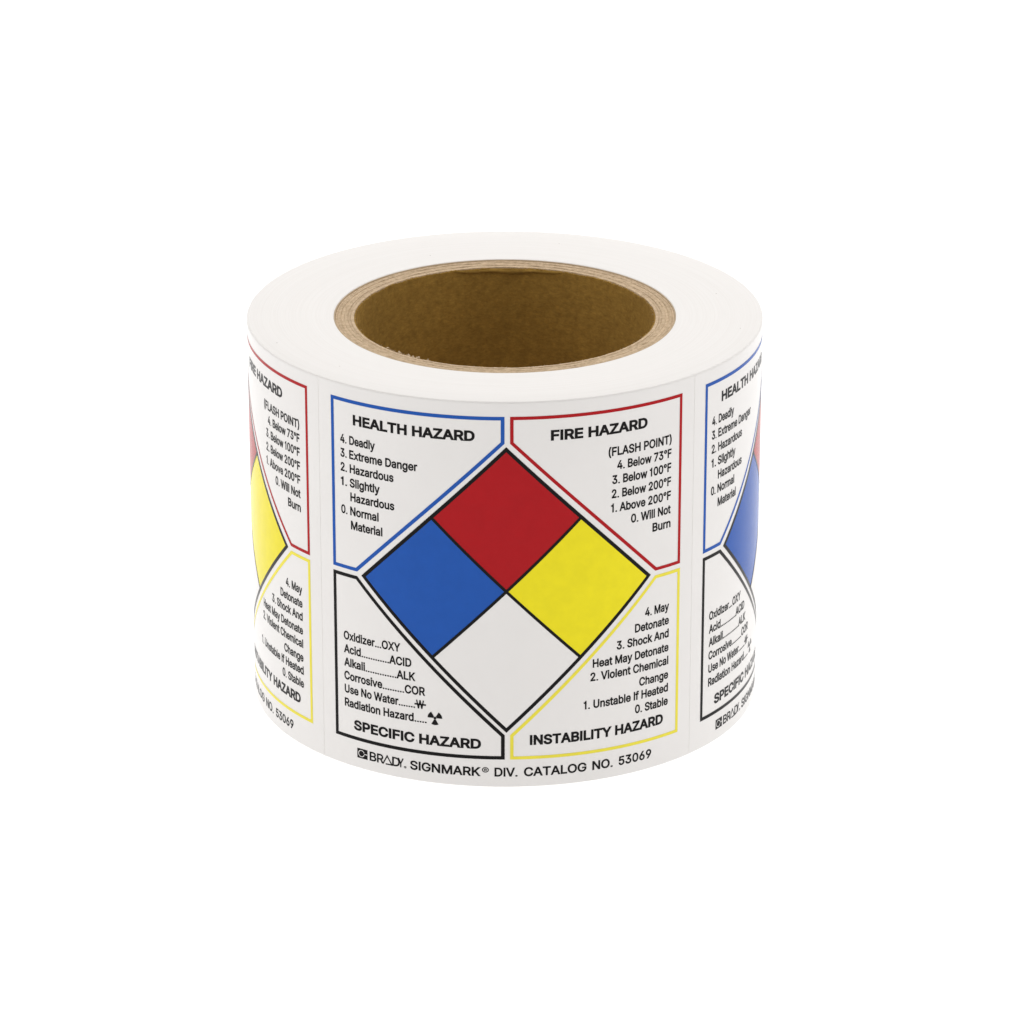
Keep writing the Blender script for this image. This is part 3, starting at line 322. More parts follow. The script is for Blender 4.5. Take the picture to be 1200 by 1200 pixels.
  'S': (439, '87 23 141 115 62 41 134 124 42 63 27 87 130 134 17 114 124 167 9 167 30 321 44 291 139 349 26 355 138 359 29 385 139 368 38 412 172 96 160 101 147 -1 220 -9 220 89 203 90 182 -7 187 92 216 307 203 310 173 215 190 314 188 505 188 406 204 409 174 402 156 499 115 9 149 108 132 227 177 319 165 324 97 244 155 330 147 336 67 265 142 343 142 376 53 436 147 383 73 458 154 390 97 475 163 397 125 489 223 507 221 410 245 408 259 -7 256 93 239 90 266 190 267 294 251 195 234 199 258 505 296 0 272 97 266 403 291 499 415 91 424 118 313 136 314 147 426 146 425 169 313 156 419 191 410 210 422 338 415 389 312 338 328 11 285 103 295 110 357 26 304 118 381 44 401 66 310 127 311 162 398 227 384 241 307 168 368 253 300 173 351 263 292 179 333 272 280 185 315 279 302 373 406 414 391 437 295 385 372 458 348 475 283 395 321 489', '0 1 2 1 3 2 4 2 3 5 4 3 3 6 5 7 5 6 6 8 7 9 7 8 10 11 12 13 10 12 12 14 13 15 13 14 14 16 15 17 15 16 18 19 20 21 22 23 21 23 24 25 24 23 26 27 28 27 29 28 30 31 32 24 25 20 18 20 25 33 31 34 31 30 34 20 19 35 19 36 35 0 35 36 1 0 36 28 29 37 29 38 37 38 39 37 40 37 39 39 41 40 41 42 40 43 40 42 42 44 43 11 43 44 12 11 44 17 16 45 46 17 45 45 47 46 48 46 47 47 49 48 50 48 49 49 51 50 52 50 51 51 33 52 33 34 52 53 54 55 56 57 58 59 60 61 62 61 60 53 55 63 57 56 64 65 57 64 55 66 67 63 55 67 68 69 70 71 70 69 69 72 71 72 73 71 74 71 73 73 75 74 75 76 74 77 78 79 65 64 80 81 65 80 82 81 80 80 83 82 84 82 83 83 85 84 85 86 84 87 84 86 86 68 87 68 70 87 74 76 88 76 89 88 89 90 88 91 88 90 90 92 91 93 91 92 92 94 93 95 93 94 94 96 95 97 95 96 96 98 97 59 97 98 60 59 98 79 78 99 78 100 99 100 101 99 102 99 101 101 103 102 103 104 102 105 102 104 104 106 105 66 105 106 67 66 106 56 58 21 22 21 58 26 28 62 62 60 26 54 53 32 30 32 53'),
  'T': (441, '6 500 6 404 164 404 435 404 435 500 277 404 164 0 277 0', '0 1 2 3 4 5 2 6 7 7 5 2 5 4 2 0 2 4'),
  'U': (508, '34 500 34 176 147 182 147 500 232 92 213 -6 254 -8 213 97 175 2 196 103 140 16 181 112 109 34 170 122 83 56 160 135 62 82 153 149 46 111 149 164 37 143 296 -6 296 97 277 92 334 2 313 103 462 111 471 143 359 164 474 176 361 182 474 500 361 500 369 16 327 112 400 34 339 122 426 56 348 134 447 82 355 149 254 91', '0 1 2 2 3 0 4 5 6 5 4 7 5 7 8 7 9 8 8 9 10 9 11 10 12 10 11 11 13 12 14 12 13 13 15 14 16 14 15 15 17 16 18 16 17 17 19 18 20 18 19 1 20 19 2 1 19 21 22 23 22 21 24 25 22 24 26 27 28 27 29 28 30 28 29 29 31 30 32 30 31 25 24 33 34 25 33 33 35 34 36 34 35 35 37 36 38 36 37 37 39 38 40 38 39 39 26 40 26 28 40 21 23 6 23 41 6 4 6 41'),
  'V': (471, '213 214 197 27 235 152 183 0 -20 500 101 500 261 214 239 153 277 27 291 0 491 500 370 500 237 148', '0 1 2 1 0 3 4 3 0 5 4 0 6 7 8 6 8 9 9 10 6 10 11 6 1 3 9 9 8 1 1 8 12 8 7 12 2 1 12'),
  'W': (674, '172 111 183 158 185 203 133 0 155 35 -17 500 100 500 246 0 224 35 208 111 197 158 190 183 196 204 337 306 321 368 300 470 466 111 477 158 491 158 502 111 489 203 519 35 540 0 691 500 574 500 428 0 449 35 484 182 478 204 354 371 374 470 282 500 392 500', '0 1 2 3 4 0 5 3 0 0 2 5 6 5 2 4 3 7 7 8 4 0 4 8 8 9 0 9 10 0 1 0 10 1 10 11 11 10 12 10 13 12 13 14 12 14 15 12 16 17 13 18 19 20 21 22 19 22 23 19 20 19 23 23 24 20 22 21 25 26 25 21 21 19 26 16 26 19 17 16 19 19 18 17 17 18 27 13 17 28 29 13 28 30 29 28 25 26 16 10 9 13 14 13 29 15 14 29 29 30 15 31 15 30 30 32 31 2 1 11 15 31 12 32 30 28 18 20 27 28 17 27 16 13 25 8 7 9 7 13 9'),
  'X': (466, '196 393 116 500 -19 500 199 125 224 158 224 186 -30 0 103 0 186 261 226 314 195 276 226 328 222 358 243 187 243 158 267 126 487 500 354 500 273 393 362 0 496 0 242 316 281 261 268 283 283 252 242 199 277 243 246 358 241 328 233 172 226 197 184 252 226 252 234 339 242 261 242 252 226 261 179 256 193 238 289 257', '0 1 2 3 4 5 6 7 3 8 9 10 11 12 0 13 14 15 16 17 18 19 20 15 21 22 23 24 25 26 27 28 18 5 4 29 5 29 13 30 5 13 13 25 30 31 30 32 11 9 21 21 28 11 11 28 33 28 27 33 9 11 10 22 21 34 25 24 35 9 8 36 6 3 37 5 30 38 3 5 37 30 31 38 31 8 37 37 8 10 0 2 37 11 0 10 37 10 0 12 11 33 25 13 26 30 25 32 9 36 34 21 9 34 28 21 23 16 18 39 18 28 23 23 39 18 23 22 39 22 24 39 37 5 38 31 37 38 36 8 32 8 31 32 34 36 35 36 32 35 25 35 32 22 34 35 24 22 35 39 24 26 15 20 39 13 15 26 39 26 15 14 13 29'),
  'Y': (464, '210 342 215 278 225 295 206 258 175 202 175 0 183 206 -29 500 104 500 259 258 254 342 250 277 241 294 282 206 288 202 492 500 360 500 288 0 232 307', '0 1 2 1 0 3 4 5 6 6 3 4 3 0 4 7 4 0 8 7 0 9 10 11 12 11 10 13 14 9 10 9 14 14 15 10 15 16 10 6 5 17 17 14 6 14 13 6 13 9 6 3 6 9 9 11 3 1 3 11 11 12 1 2 1 12 2 12 18 12 10 18 0 2 18'),
  'a': (383, '26 48 41 31 118 101 14 68 116 106 7 91 115 112 5 115 6 136 116 120 12 156 21 173 176 145 171 234 163 144 178 286 168 377 167 284 157 -8 167 83 156 83 146 374 156 281 131 -7 145 85 137 87 147 277 123 369 106 -2 130 90 82 5 124 94 60 16 120 97 118 124 33 187 47 199 121 128 64 209 81 216 125 131 99 222 132 135 118 226 141 138 151 141 112 233 125 257 28 304 43 323 129 262 61 339 134 268 80 352 140 273 101 362 185 84 180 -7 202 -4 216 284 223 376 205 286 206 377 221 1 200 87 192 287 190 378 226 240 232 152 237 242 200 148 225 281 240 373 242 122 281 165 245 132 247 245 246 244 245 242 245 254 275 36 265 27 356 -1 282 44 284 46 356 240 247 -1 253 17 247 44 262 158 272 161 354 266 349 290 247 14 238 9 212 92 222 98 231 105 237 113 246 139 246 142 245 244 243 262 339 310 326 327 240 269 312 342 236 274 295 353 231 278 277 362 259 368 5 261', '0 1 2 3 0 2 2 4 3 5 3 4 4 6 5 7 5 6 8 7 6 6 9 8 10 8 9 11 10 9 12 13 14 15 16 17 18 19 20 21 22 17 17 16 21 18 20 23 20 24 23 25 23 24 26 22 27 22 21 27 23 25 28 25 29 28 30 28 29 29 31 30 32 30 31 31 33 32 1 32 33 2 1 33 11 9 34 35 11 34 36 35 34 34 37 36 38 36 37 39 38 37 37 40 39 41 39 40 40 42 41 43 41 42 42 44 43 44 45 43 45 14 43 14 13 43 46 47 48 49 48 47 47 50 49 51 49 50 50 52 51 53 51 52 52 54 53 55 53 54 54 26 55 26 27 55 56 57 58 59 60 61 62 61 60 56 58 63 64 56 63 61 62 65 66 65 62 67 68 69 68 67 70 71 72 59 60 59 72 73 74 75 76 77 78 79 77 76 80 81 82 83 80 82 84 83 82 74 84 82 82 85 74 82 81 86 87 86 81 88 87 81 81 80 88 88 80 83 88 83 84 78 89 90 90 74 78 76 78 74 74 85 76 85 91 76 79 76 91 91 92 79 87 88 93 63 94 88 64 63 88 95 64 88 96 95 88 97 96 88 88 84 97 98 97 84 73 98 84 84 74 73 99 100 75 69 68 89 89 78 69 101 69 78 79 92 102 92 103 102 103 104 102 105 102 104 104 106 105 107 105 106 106 108 107 109 107 108 108 110 109 110 111 109 71 109 111 72 71 111 19 18 57 57 56 19 13 12 70 70 67 13 65 66 15 16 15 66 101 78 77 48 112 46 88 94 93 86 87 93 99 75 74'),
  'b': (417, '27 500 27 -1 103 330 135 -1 128 24 116 36 103 52 116 346 127 357 135 52 141 150 137 170 136 192 137 213 141 232 137 330 137 364 137 500 201 -7 200 88 178 -2 199 293 200 388 177 383 158 5 135 19 142 14 186 92 174 99 163 108 154 119 146 133 146 249 154 263 163 274 173 283 185 289 157 376 141 367 216 87 226 -8 233 88 226 389 216 294 234 293 260 -5 247 92 260 282 292 378 248 289 260 386 399 120 406 154 293 152 296 171 409 191 297 192 296 212 406 228 293 231 399 262 292 3 259 99 322 17 270 108 348 37 279 120 369 60 287 135 386 88 287 247 386 293 369 321 280 262 347 345 271 273 321 364', '0 1 2 3 4 5 3 5 1 6 1 5 0 2 7 7 8 0 5 4 9 6 5 9 10 11 6 1 6 11 11 12 1 2 1 12 12 13 2 13 14 2 7 2 15 8 7 15 8 15 16 0 8 17 18 19 20 21 22 23 20 19 24 4 3 25 9 4 25 26 24 9 24 19 9 19 27 9 27 28 9 28 29 9 29 30 9 6 9 30 30 31 6 10 6 31 2 14 32 32 33 2 15 2 33 33 34 15 34 35 15 35 36 15 36 21 15 21 23 15 23 37 15 38 15 37 39 40 41 42 43 44 41 40 45 46 41 45 47 48 49 48 50 49 44 49 50 42 44 50 51 52 53 54 53 52 52 55 54 56 54 55 57 56 55 55 58 57 59 57 58 58 60 59 46 45 61 62 46 61 61 63 62 64 62 63 63 65 64 66 64 65 65 67 66 68 66 67 67 69 68 69 51 68 51 53 68 59 60 70 60 71 70 71 72 70 73 70 72 72 74 73 75 73 74 74 76 75 47 75 76 48 47 76 40 39 18 19 18 39 22 21 43 43 42 22 26 9 25 15 38 16 17 8 16'),
  'c': (389, '32 85 51 58 130 131 124 148 19 116 11 149 121 165 8 184 120 184 121 204 11 220 124 222 19 254 32 284 130 238 51 311 158 273 171 280 133 367 167 375 203 -8 204 84 185 85 222 284 224 377 214 286 214 84 203 378 185 284 204 286 167 -5 171 90 133 3 158 96 101 17 147 106 74 35 138 117 138 252 74 334 147 264 101 353 231 87 244 -5 263 -1 238 90 230 283 238 280 263 371 244 375 366 72 375 88 272 122 282 150 389 126 388 247 373 285 281 222 271 249 365 300 354 314 282 5 245 93 299 13 251 96 256 101 316 22 261 105 330 32 266 110 344 44 269 116 356 57 268 255 342 327 265 260 329 339 260 265 314 349 256 270 298 358 250 274 244 277 281 365 224 -7 223 85', '0 1 2 2 3 0 4 0 3 5 4 3 3 6 5 7 5 6 6 8 7 8 9 7 10 7 9 9 11 10 12 10 11 13 12 11 11 14 13 15 13 14 16 17 18 17 19 18 20 21 22 23 24 25 21 20 26 27 28 29 29 25 27 25 24 27 20 22 30 31 30 22 19 17 28 28 27 19 30 31 32 31 33 32 34 32 33 33 35 34 36 34 35 35 37 36 1 36 37 2 1 37 15 14 38 39 15 38 38 40 39 41 39 40 40 16 41 16 18 41 42 43 44 45 42 44 46 47 48 49 46 48 50 51 52 53 52 51 51 54 53 55 56 57 58 57 56 56 59 58 59 60 58 45 44 61 62 45 61 61 63 62 64 62 63 65 64 63 63 66 65 67 65 66 66 68 67 69 67 68 68 70 69 71 69 70 70 72 71 72 50 71 50 52 71 58 60 73 60 74 73 75 73 74 74 76 75 77 75 76 76 78 77 79 77 78 78 80 79 81 79 80 82 81 80 80 83 82 47 82 83 48 47 83 26 20 84 85 26 84 84 43 85 43 42 85 46 49 23 24 23 49'),
  'd': (417, '11 154 18 119 124 152 121 171 8 191 120 192 121 212 11 228 124 231 18 262 201 294 192 389 184 293 192 -8 184 88 157 -5 170 92 158 386 169 289 125 3 158 99 126 378 157 282 96 17 147 108 70 37 138 120 48 60 130 135 31 88 130 247 31 294 48 321 137 262 70 345 147 273 96 364 201 87 217 -7 218 88 240 -2 218 293 240 383 217 388 259 5 301 35 290 24 282 -1 282 52 390 -1 390 500 314 330 302 346 314 52 290 357 282 19 280 170 277 150 281 192 280 213 277 232 280 330 280 364 280 500 276 14 231 92 244 99 254 108 263 119 271 133 271 249 264 263 255 274 244 283 232 289 260 376 276 367', '0 1 2 2 3 0 4 0 3 3 5 4 5 6 4 7 4 6 6 8 7 9 7 8 10 11 12 13 14 15 16 15 14 17 18 12 12 11 17 15 16 19 16 20 19 21 22 18 18 17 21 19 20 23 20 24 23 25 23 24 24 26 25 27 25 26 26 28 27 29 27 28 1 29 28 2 1 28 9 8 30 31 9 30 32 31 30 30 33 32 34 32 33 33 35 34 36 34 35 35 22 36 22 21 36 37 38 39 39 38 40 41 42 43 39 40 44 45 46 47 46 45 48 49 50 51 52 51 50 45 47 49 49 53 45 48 45 53 52 50 54 46 48 55 56 57 53 53 49 56 58 56 49 49 51 58 59 58 51 60 59 51 51 52 61 52 54 61 61 54 62 62 54 63 54 50 63 64 48 44 39 44 48 65 39 48 66 65 48 67 66 48 68 67 48 48 53 68 69 68 53 53 57 69 60 51 70 71 70 51 51 61 71 72 71 61 73 72 61 74 73 61 41 74 61 42 41 61 75 42 61 61 76 75 38 37 13 14 13 37 41 43 10 11 10 43 76 61 62 48 64 55 47 46 55'),
  'e': (397, '48 236 50 310 32 283 32 85 48 146 19 116 11 148 8 184 11 219 19 252 121 155 119 176 119 204 121 219 208 -8 209 84 191 85 201 378 185 285 202 286 170 -5 175 88 165 375 170 281 134 3 161 94 131 367 158 275 102 16 149 102 74 35 139 111 51 58 131 123 125 138 124 233 130 246 137 258 72 333 147 267 99 353 231 86 221 84 236 -7 218 285 232 281 247 373 225 377 262 -3 241 88 244 276 270 368 390 190 388 221 372 224 383 249 375 274 374 74 392 116 286 139 123 146 390 146 282 157 278 215 287 4 249 91 256 95 309 14 263 100 330 26 268 106 348 40 273 113 363 56 275 232 269 246 363 297 348 317 262 258 331 334 254 268 312 348 292 359 276 227', '0 1 2 3 4 5 6 5 4 7 6 4 4 0 7 8 7 0 9 8 0 0 2 9 10 11 4 11 12 4 0 4 12 12 13 0 14 15 16 17 18 19 14 16 20 21 20 16 22 23 18 18 17 22 20 21 24 21 25 24 26 27 23 23 22 26 24 25 28 25 29 28 30 28 29 29 31 30 32 30 31 31 33 32 3 32 33 4 3 33 33 34 4 0 35 36 1 0 36 36 37 1 38 1 37 37 39 38 40 38 39 39 27 40 27 26 40 41 42 43 44 45 46 47 44 46 41 43 48 49 41 48 45 50 51 46 45 51 52 53 54 53 55 54 55 56 54 57 58 59 10 4 60 61 52 62 52 54 62 63 62 54 49 48 64 65 49 64 66 65 64 64 67 66 68 66 67 67 69 68 70 68 69 69 71 70 72 70 71 71 73 72 73 57 72 57 59 72 54 56 74 75 74 56 56 76 75 76 77 75 78 75 77 77 79 78 80 78 79 79 81 80 50 80 81 81 82 50 51 50 82 43 42 14 15 14 42 11 10 62 62 63 11 12 11 63 13 12 63 44 47 19 17 19 47 4 34 60 54 74 83 63 54 83 0 13 35 13 63 83 83 35 13 61 62 60 62 10 60'),
  'f': (249, '164 293 54 293 164 0 191 425 184 521 180 424 224 518 212 519 207 423 241 415 270 506 199 520 54 411 164 397 165 409 56 432 62 453 168 416 73 471 87 487 170 419 104 499 122 509 174 422 142 516 163 520 54 386 164 386 54 0 -19 386 -19 293 249 293 249 386', '0 1 2 3 4 5 6 7 8 9 10 8 6 8 10 8 7 3 7 11 3 4 3 11 12 13 14 15 12 14 16 15 14 14 17 16 18 16 17 19 18 17 17 20 19 21 19 20 22 21 20 20 23 22 24 22 23 25 24 23 23 5 25 5 4 25 26 27 13 28 2 1 29 30 26 30 1 26 27 26 1 13 12 26 31 32 27 0 31 27 1 0 27'),
  'g': (418, '15 -44 37 -78 106 3 11 145 19 111 124 145 121 163 8 182 120 183 121 203 11 218 124 221 18 252 31 283 201 283 192 378 184 282 175 -147 186 -54 173 -51 191 -9 184 87 158 -6 169 91 158 375 170 278 148 -143 161 -48 127 1 157 97 158 271 126 367 123 -137 152 -44 101 -129 144 -39 81 -118 138 -33 64 -106 50 -92 98 14 147 105 72 32 138 116 50 54 130 129 32 81 130 237 49 310 138 251 71 334 147 262 97 353 203 -54 203 -148 235 -146 227 -52 239 -3 219 87 216 -7 201 86 218 377 218 282 240 372 266 -142 246 -47 259 3 260 365 388 -30 391 1 301 32 314 48 303 335 315 319 391 373 322 -121 345 -104 272 -29 365 -84 278 -15 380 -59 281 6 289 21 281 48 281 16 281 162 277 143 282 183 281 204 277 222 283 319 291 346 283 352 283 373 295 -133 262 -39 275 12 233 91 245 97 255 104 264 115 272 128 272 238 264 252 255 263 245 272 233 278 277 356', '0 1 2 3 4 5 5 6 3 7 3 6 6 8 7 8 9 7 10 7 9 9 11 10 12 10 11 13 12 11 14 15 16 17 18 19 20 21 22 23 22 21 24 25 16 16 15 24 17 19 26 19 27 26 22 23 28 29 28 23 30 25 31 25 24 31 26 27 32 27 33 32 34 32 33 33 35 34 36 34 35 35 37 36 38 36 37 39 38 37 1 39 37 2 1 37 28 29 40 29 41 40 42 40 41 41 43 42 44 42 43 43 45 44 46 44 45 4 46 45 5 4 45 13 11 47 48 13 47 47 49 48 50 48 49 49 51 50 52 50 51 51 30 52 30 31 52 53 54 55 55 56 53 57 58 59 60 59 58 61 62 63 56 55 64 64 65 56 58 57 66 63 62 67 68 69 70 71 70 69 72 73 74 75 76 77 76 78 77 79 77 78 78 80 79 80 68 79 68 70 79 81 79 70 70 82 81 82 83 84 82 70 83 70 71 83 85 86 71 71 69 85 87 85 69 69 74 87 88 87 74 74 73 88 89 88 73 73 72 90 72 91 90 90 91 92 92 91 93 91 72 93 72 74 93 65 64 94 95 65 94 94 75 95 75 77 95 96 83 66 58 66 83 97 58 83 98 97 83 99 98 83 100 99 83 83 71 100 101 100 71 71 86 101 89 73 102 103 102 73 73 90 103 104 103 90 105 104 90 106 105 90 62 106 90 67 62 90 90 107 67 18 17 54 54 53 18 59 60 20 21 20 60 62 61 14 15 14 61 83 96 84 81 82 84 107 90 92'),
  'h': (403, '27 500 27 0 63 257 92 319 137 0 137 225 137 257 111 345 135 365 138 241 141 254 146 264 137 500 225 292 223 389 206 294 239 287 252 387 376 0 376 238 266 232 266 0 264 253 374 268 368 295 258 268 357 320 343 341 250 279 324 358 302 372 278 382 162 378 181 290 193 293 192 386 153 273 137 366 170 286 161 280', '0 1 2 2 3 0 4 5 1 2 1 5 3 2 6 0 3 7 7 8 0 2 5 9 6 2 9 9 10 6 10 11 6 3 6 7 0 8 12 13 14 15 13 16 17 14 13 17 18 19 20 18 20 21 20 19 22 19 23 22 23 24 22 25 22 24 24 26 25 26 27 25 28 25 27 27 29 28 29 30 28 16 28 30 30 31 16 17 16 31 32 33 34 35 32 34 34 15 35 15 14 35 11 36 6 37 6 32 38 33 32 32 6 36 36 39 32 39 38 32 6 37 8 8 7 6 12 8 37'),
  'i': (164, '15 456 18 440 24 425 24 486 18 471 82 396 65 513 65 398 49 404 49 507 35 413 35 498 115 507 115 404 129 413 129 498 99 513 99 398 149 456 147 471 140 486 147 440 140 425 27 385 27 0 137 0 137 385 82 515', '0 1 2 2 3 0 4 0 3 5 6 7 7 6 8 6 9 8 10 8 9 11 10 9 3 2 10 10 11 3 12 13 14 14 15 12 16 17 13 13 12 16 18 19 20 21 18 22 18 20 22 22 20 14 15 14 20 23 24 25 25 26 23 17 16 5 16 27 5 6 5 27'),
  'k': (374, '27 500 27 0 83 235 137 0 85 97 112 191 108 235 191 178 190 261 184 178 277 0 418 0 230 215 405 381 269 384 148 149 137 139 137 262 137 500 137 213 137 162', '0 1 2 3 4 1 2 1 4 4 5 2 5 6 2 7 8 9 10 11 7 7 11 12 8 7 12 13 14 8 7 9 15 4 3 16 6 5 17 2 6 18 0 2 18 18 6 17 8 14 17 19 20 9 5 4 16 20 19 5 10 7 15 16 15 20 15 9 20 5 16 20 17 5 19 8 17 19 9 8 19 13 8 12'),
  'l': (169, '29 500 29 0 140 0 140 500', '0 1 2 2 3 0'),
  'm': (599, '27 374 27 0 71 256 89 304 125 350 135 374 111 337 136 256 98 321 137 0 137 228 138 242 141 253 145 262 152 270 186 286 196 287 177 375 196 378 210 285 216 380 290 302 299 319 276 367 300 351 243 259 244 246 273 256 238 268 247 377 231 276 222 282 141 360 167 280 176 284 159 369 332 308 328 348 319 331 355 236 355 247 348 256 345 359 389 284 399 286 364 368 385 374 358 256 362 264 367 270 373 276 380 280 411 287 425 286 429 380 438 282 454 378 572 0 572 244 462 241 570 271 462 0 460 259 564 296 553 318 455 269 539 337 521 352 448 276 500 365 478 373 407 378 355 0 244 0 312 335 314 336 159 276 135 356', '0 1 2 2 3 0 4 5 6 3 2 7 0 3 8 8 6 0 6 5 0 9 10 1 2 1 10 10 11 2 7 2 11 11 12 7 12 13 7 13 14 7 3 7 8 15 16 17 18 19 20 19 18 16 17 16 18 21 22 23 22 24 23 25 26 27 28 25 27 27 21 28 21 23 29 28 21 30 31 30 21 21 29 31 19 31 29 20 19 29 32 33 34 35 32 34 34 15 35 15 17 35 36 37 38 39 40 41 37 36 42 43 44 45 44 46 45 41 40 47 47 48 41 36 41 48 48 49 36 49 50 36 50 51 36 51 43 36 43 45 36 42 36 45 52 53 54 53 55 56 54 53 56 57 58 59 58 60 59 57 59 61 59 60 62 60 63 62 63 64 62 65 62 64 64 66 65 66 67 65 68 65 67 67 69 68 69 70 68 55 68 70 56 55 70 46 44 52 71 46 52 52 54 71 72 39 73 26 73 39 27 26 39 39 41 27 21 27 41 41 36 21 22 21 36 36 38 22 38 74 22 24 22 74 74 38 75 76 33 32 77 7 32 7 14 32 14 76 32 7 77 4 4 6 7 6 8 7 5 4 77 38 37 75 24 74 75'),
  'n': (403, '27 373 27 0 63 249 92 309 135 249 111 335 135 373 137 0 137 218 138 234 141 246 146 257 153 265 170 278 181 282 135 354 162 368 225 284 223 378 206 286 239 279 252 376 376 0 376 231 266 225 266 0 264 245 374 260 368 287 258 260 357 311 342 331 250 271 324 348 302 361 278 371 193 285 192 375 161 272', '0 1 2 2 3 0 3 4 5 3 2 4 0 3 5 5 6 0 1 7 8 2 1 8 8 9 2 4 2 9 9 10 4 10 11 4 11 12 4 13 14 15 14 16 15 17 18 19 17 20 21 18 17 21 22 23 24 22 24 25 24 23 26 23 27 26 27 28 26 29 26 28 28 30 29 30 31 29 32 29 31 31 33 32 33 34 32 20 32 34 34 35 20 21 20 35 16 14 36 37 16 36 36 19 37 19 18 37 38 13 15 4 12 15 12 38 15 4 15 5 6 5 15'),
  'o': (408, '19 116 32 85 124 148 11 149 121 165 8 184 120 184 121 204 11 220 124 222 19 254 32 284 204 -8 185 85 167 -5 171 90 171 280 185 284 167 375 204 378 133 3 158 96 158 273 133 367 101 17 147 106 74 35 138 117 51 58 130 131 130 238 51 311 138 252 74 334 147 264 101 353 241 -5 238 90 222 85 238 280 241 375 222 284 275 3 250 96 250 273 275 367 376 85 389 116 284 148 397 149 287 165 400 184 289 184 287 203 397 220 284 221 389 254 307 17 261 106 334 35 271 117 357 58 278 131 278 238 376 284 357 311 271 252 334 334 261 264 307 353 204 84 204 286', '0 1 2 3 0 2 2 4 3 5 3 4 4 6 5 6 7 5 8 5 7 7 9 8 10 8 9 11 10 9 12 13 14 15 14 13 16 17 18 17 19 18 14 15 20 21 20 15 22 16 23 16 18 23 20 21 24 21 25 24 26 24 25 25 27 26 28 26 27 27 29 28 1 28 29 2 1 29 11 9 30 31 11 30 30 32 31 33 31 32 32 34 33 35 33 34 34 22 35 22 23 35 36 37 38 39 40 41 37 36 42 42 43 37 39 44 45 40 39 45 46 47 48 47 49 48 50 48 49 49 51 50 52 50 51 53 52 51 51 54 53 55 53 54 54 56 55 43 42 57 58 43 57 57 59 58 60 58 59 59 61 60 62 60 61 61 46 62 46 48 62 55 56 63 56 64 63 64 65 63 66 63 65 65 67 66 68 66 67 67 69 68 44 68 69 45 44 69 36 38 12 38 70 12 13 12 70 19 17 71 71 41 19 41 40 19'),
  'r': (255, '116 345 101 328 135 323 98 323 27 373 137 0 137 227 27 0 138 239 141 248 145 257 135 359 135 373 264 276 264 376 223 282 226 378 209 378 204 283 183 376 159 370 190 282 151 264 159 270 168 275 179 279 136 359', '0 1 2 2 1 3 4 3 1 1 0 4 5 6 7 4 7 6 3 4 6 6 8 3 8 9 3 9 10 3 2 3 10 0 2 11 4 0 12 13 14 15 16 15 14 17 18 15 15 16 17 19 20 21 21 18 19 18 17 19 2 10 22 22 23 2 23 24 2 24 25 2 25 21 2 21 20 2 26 2 20 2 26 11 12 0 11'),
  's': (359, '27 57 42 40 122 107 17 77 109 140 4 120 179 -8 178 83 151 -7 161 84 155 376 154 284 168 287 175 237 158 241 140 148 128 372 126 -3 147 87 101 3 136 92 79 13 128 99 59 25 106 157 146 246 138 250 77 170 135 253 53 187 133 257 35 208 24 232 132 262 21 259 23 282 31 303 133 268 44 323 60 339 136 273 80 353 143 279 103 364 184 288 201 287 211 377 184 378 202 135 216 131 232 225 214 284 236 373 340 69 348 91 238 111 351 114 347 141 351 257 335 298 249 237 198 84 210 -7 239 -2 214 88 265 6 226 94 289 18 233 100 310 32 237 105 328 49 237 116 337 165 319 186 236 119 295 203 232 123 266 216 226 127 235 264 326 315 313 330 230 272 298 345 280 356 222 279 259 366', '0 1 2 3 0 2 2 4 3 5 3 4 6 7 8 7 9 8 10 11 12 13 14 15 11 10 16 8 9 17 9 18 17 19 17 18 18 20 19 21 19 20 20 22 21 23 21 22 1 23 22 2 1 22 15 14 24 14 25 24 25 26 24 27 24 26 26 28 27 29 27 28 28 30 29 31 29 30 32 31 30 30 33 32 34 32 33 35 34 33 36 35 33 33 37 36 38 36 37 39 38 37 37 40 39 41 39 40 40 42 41 43 41 42 42 11 43 11 16 43 44 45 46 47 44 46 48 49 50 45 51 52 46 45 52 53 54 55 54 56 55 56 57 55 58 59 60 61 62 63 64 61 63 63 65 64 66 64 65 65 67 66 68 66 67 67 69 68 70 68 69 69 71 70 71 53 70 53 55 70 55 57 72 57 73 72 73 74 72 75 72 74 74 76 75 77 75 76 76 78 77 79 77 78 49 79 78 50 49 78 60 59 80 59 81 80 81 82 80 83 80 82 82 84 83 84 85 83 86 83 85 85 87 86 51 86 87 52 51 87 62 61 6 7 6 61 13 15 48 48 50 13 44 47 12 10 12 47'),
  't': (223, '42 74 54 47 150 99 39 103 149 110 149 290 39 290 158 90 165 -4 168 89 179 90 192 -3 218 95 239 6 130 -1 154 91 99 8 153 92 73 25 151 94 149 382 39 382 149 463 225 290 225 382 -19 382 -19 290 39 463', '0 1 2 3 0 2 2 4 3 5 6 4 7 8 9 10 11 12 12 11 13 9 8 11 11 10 9 8 7 14 7 15 14 16 14 15 15 17 16 18 16 17 17 19 18 1 18 19 2 1 19 20 21 5 21 20 22 23 24 20 5 23 20 3 4 6 25 26 6 21 25 6 6 5 21 22 27 21'),
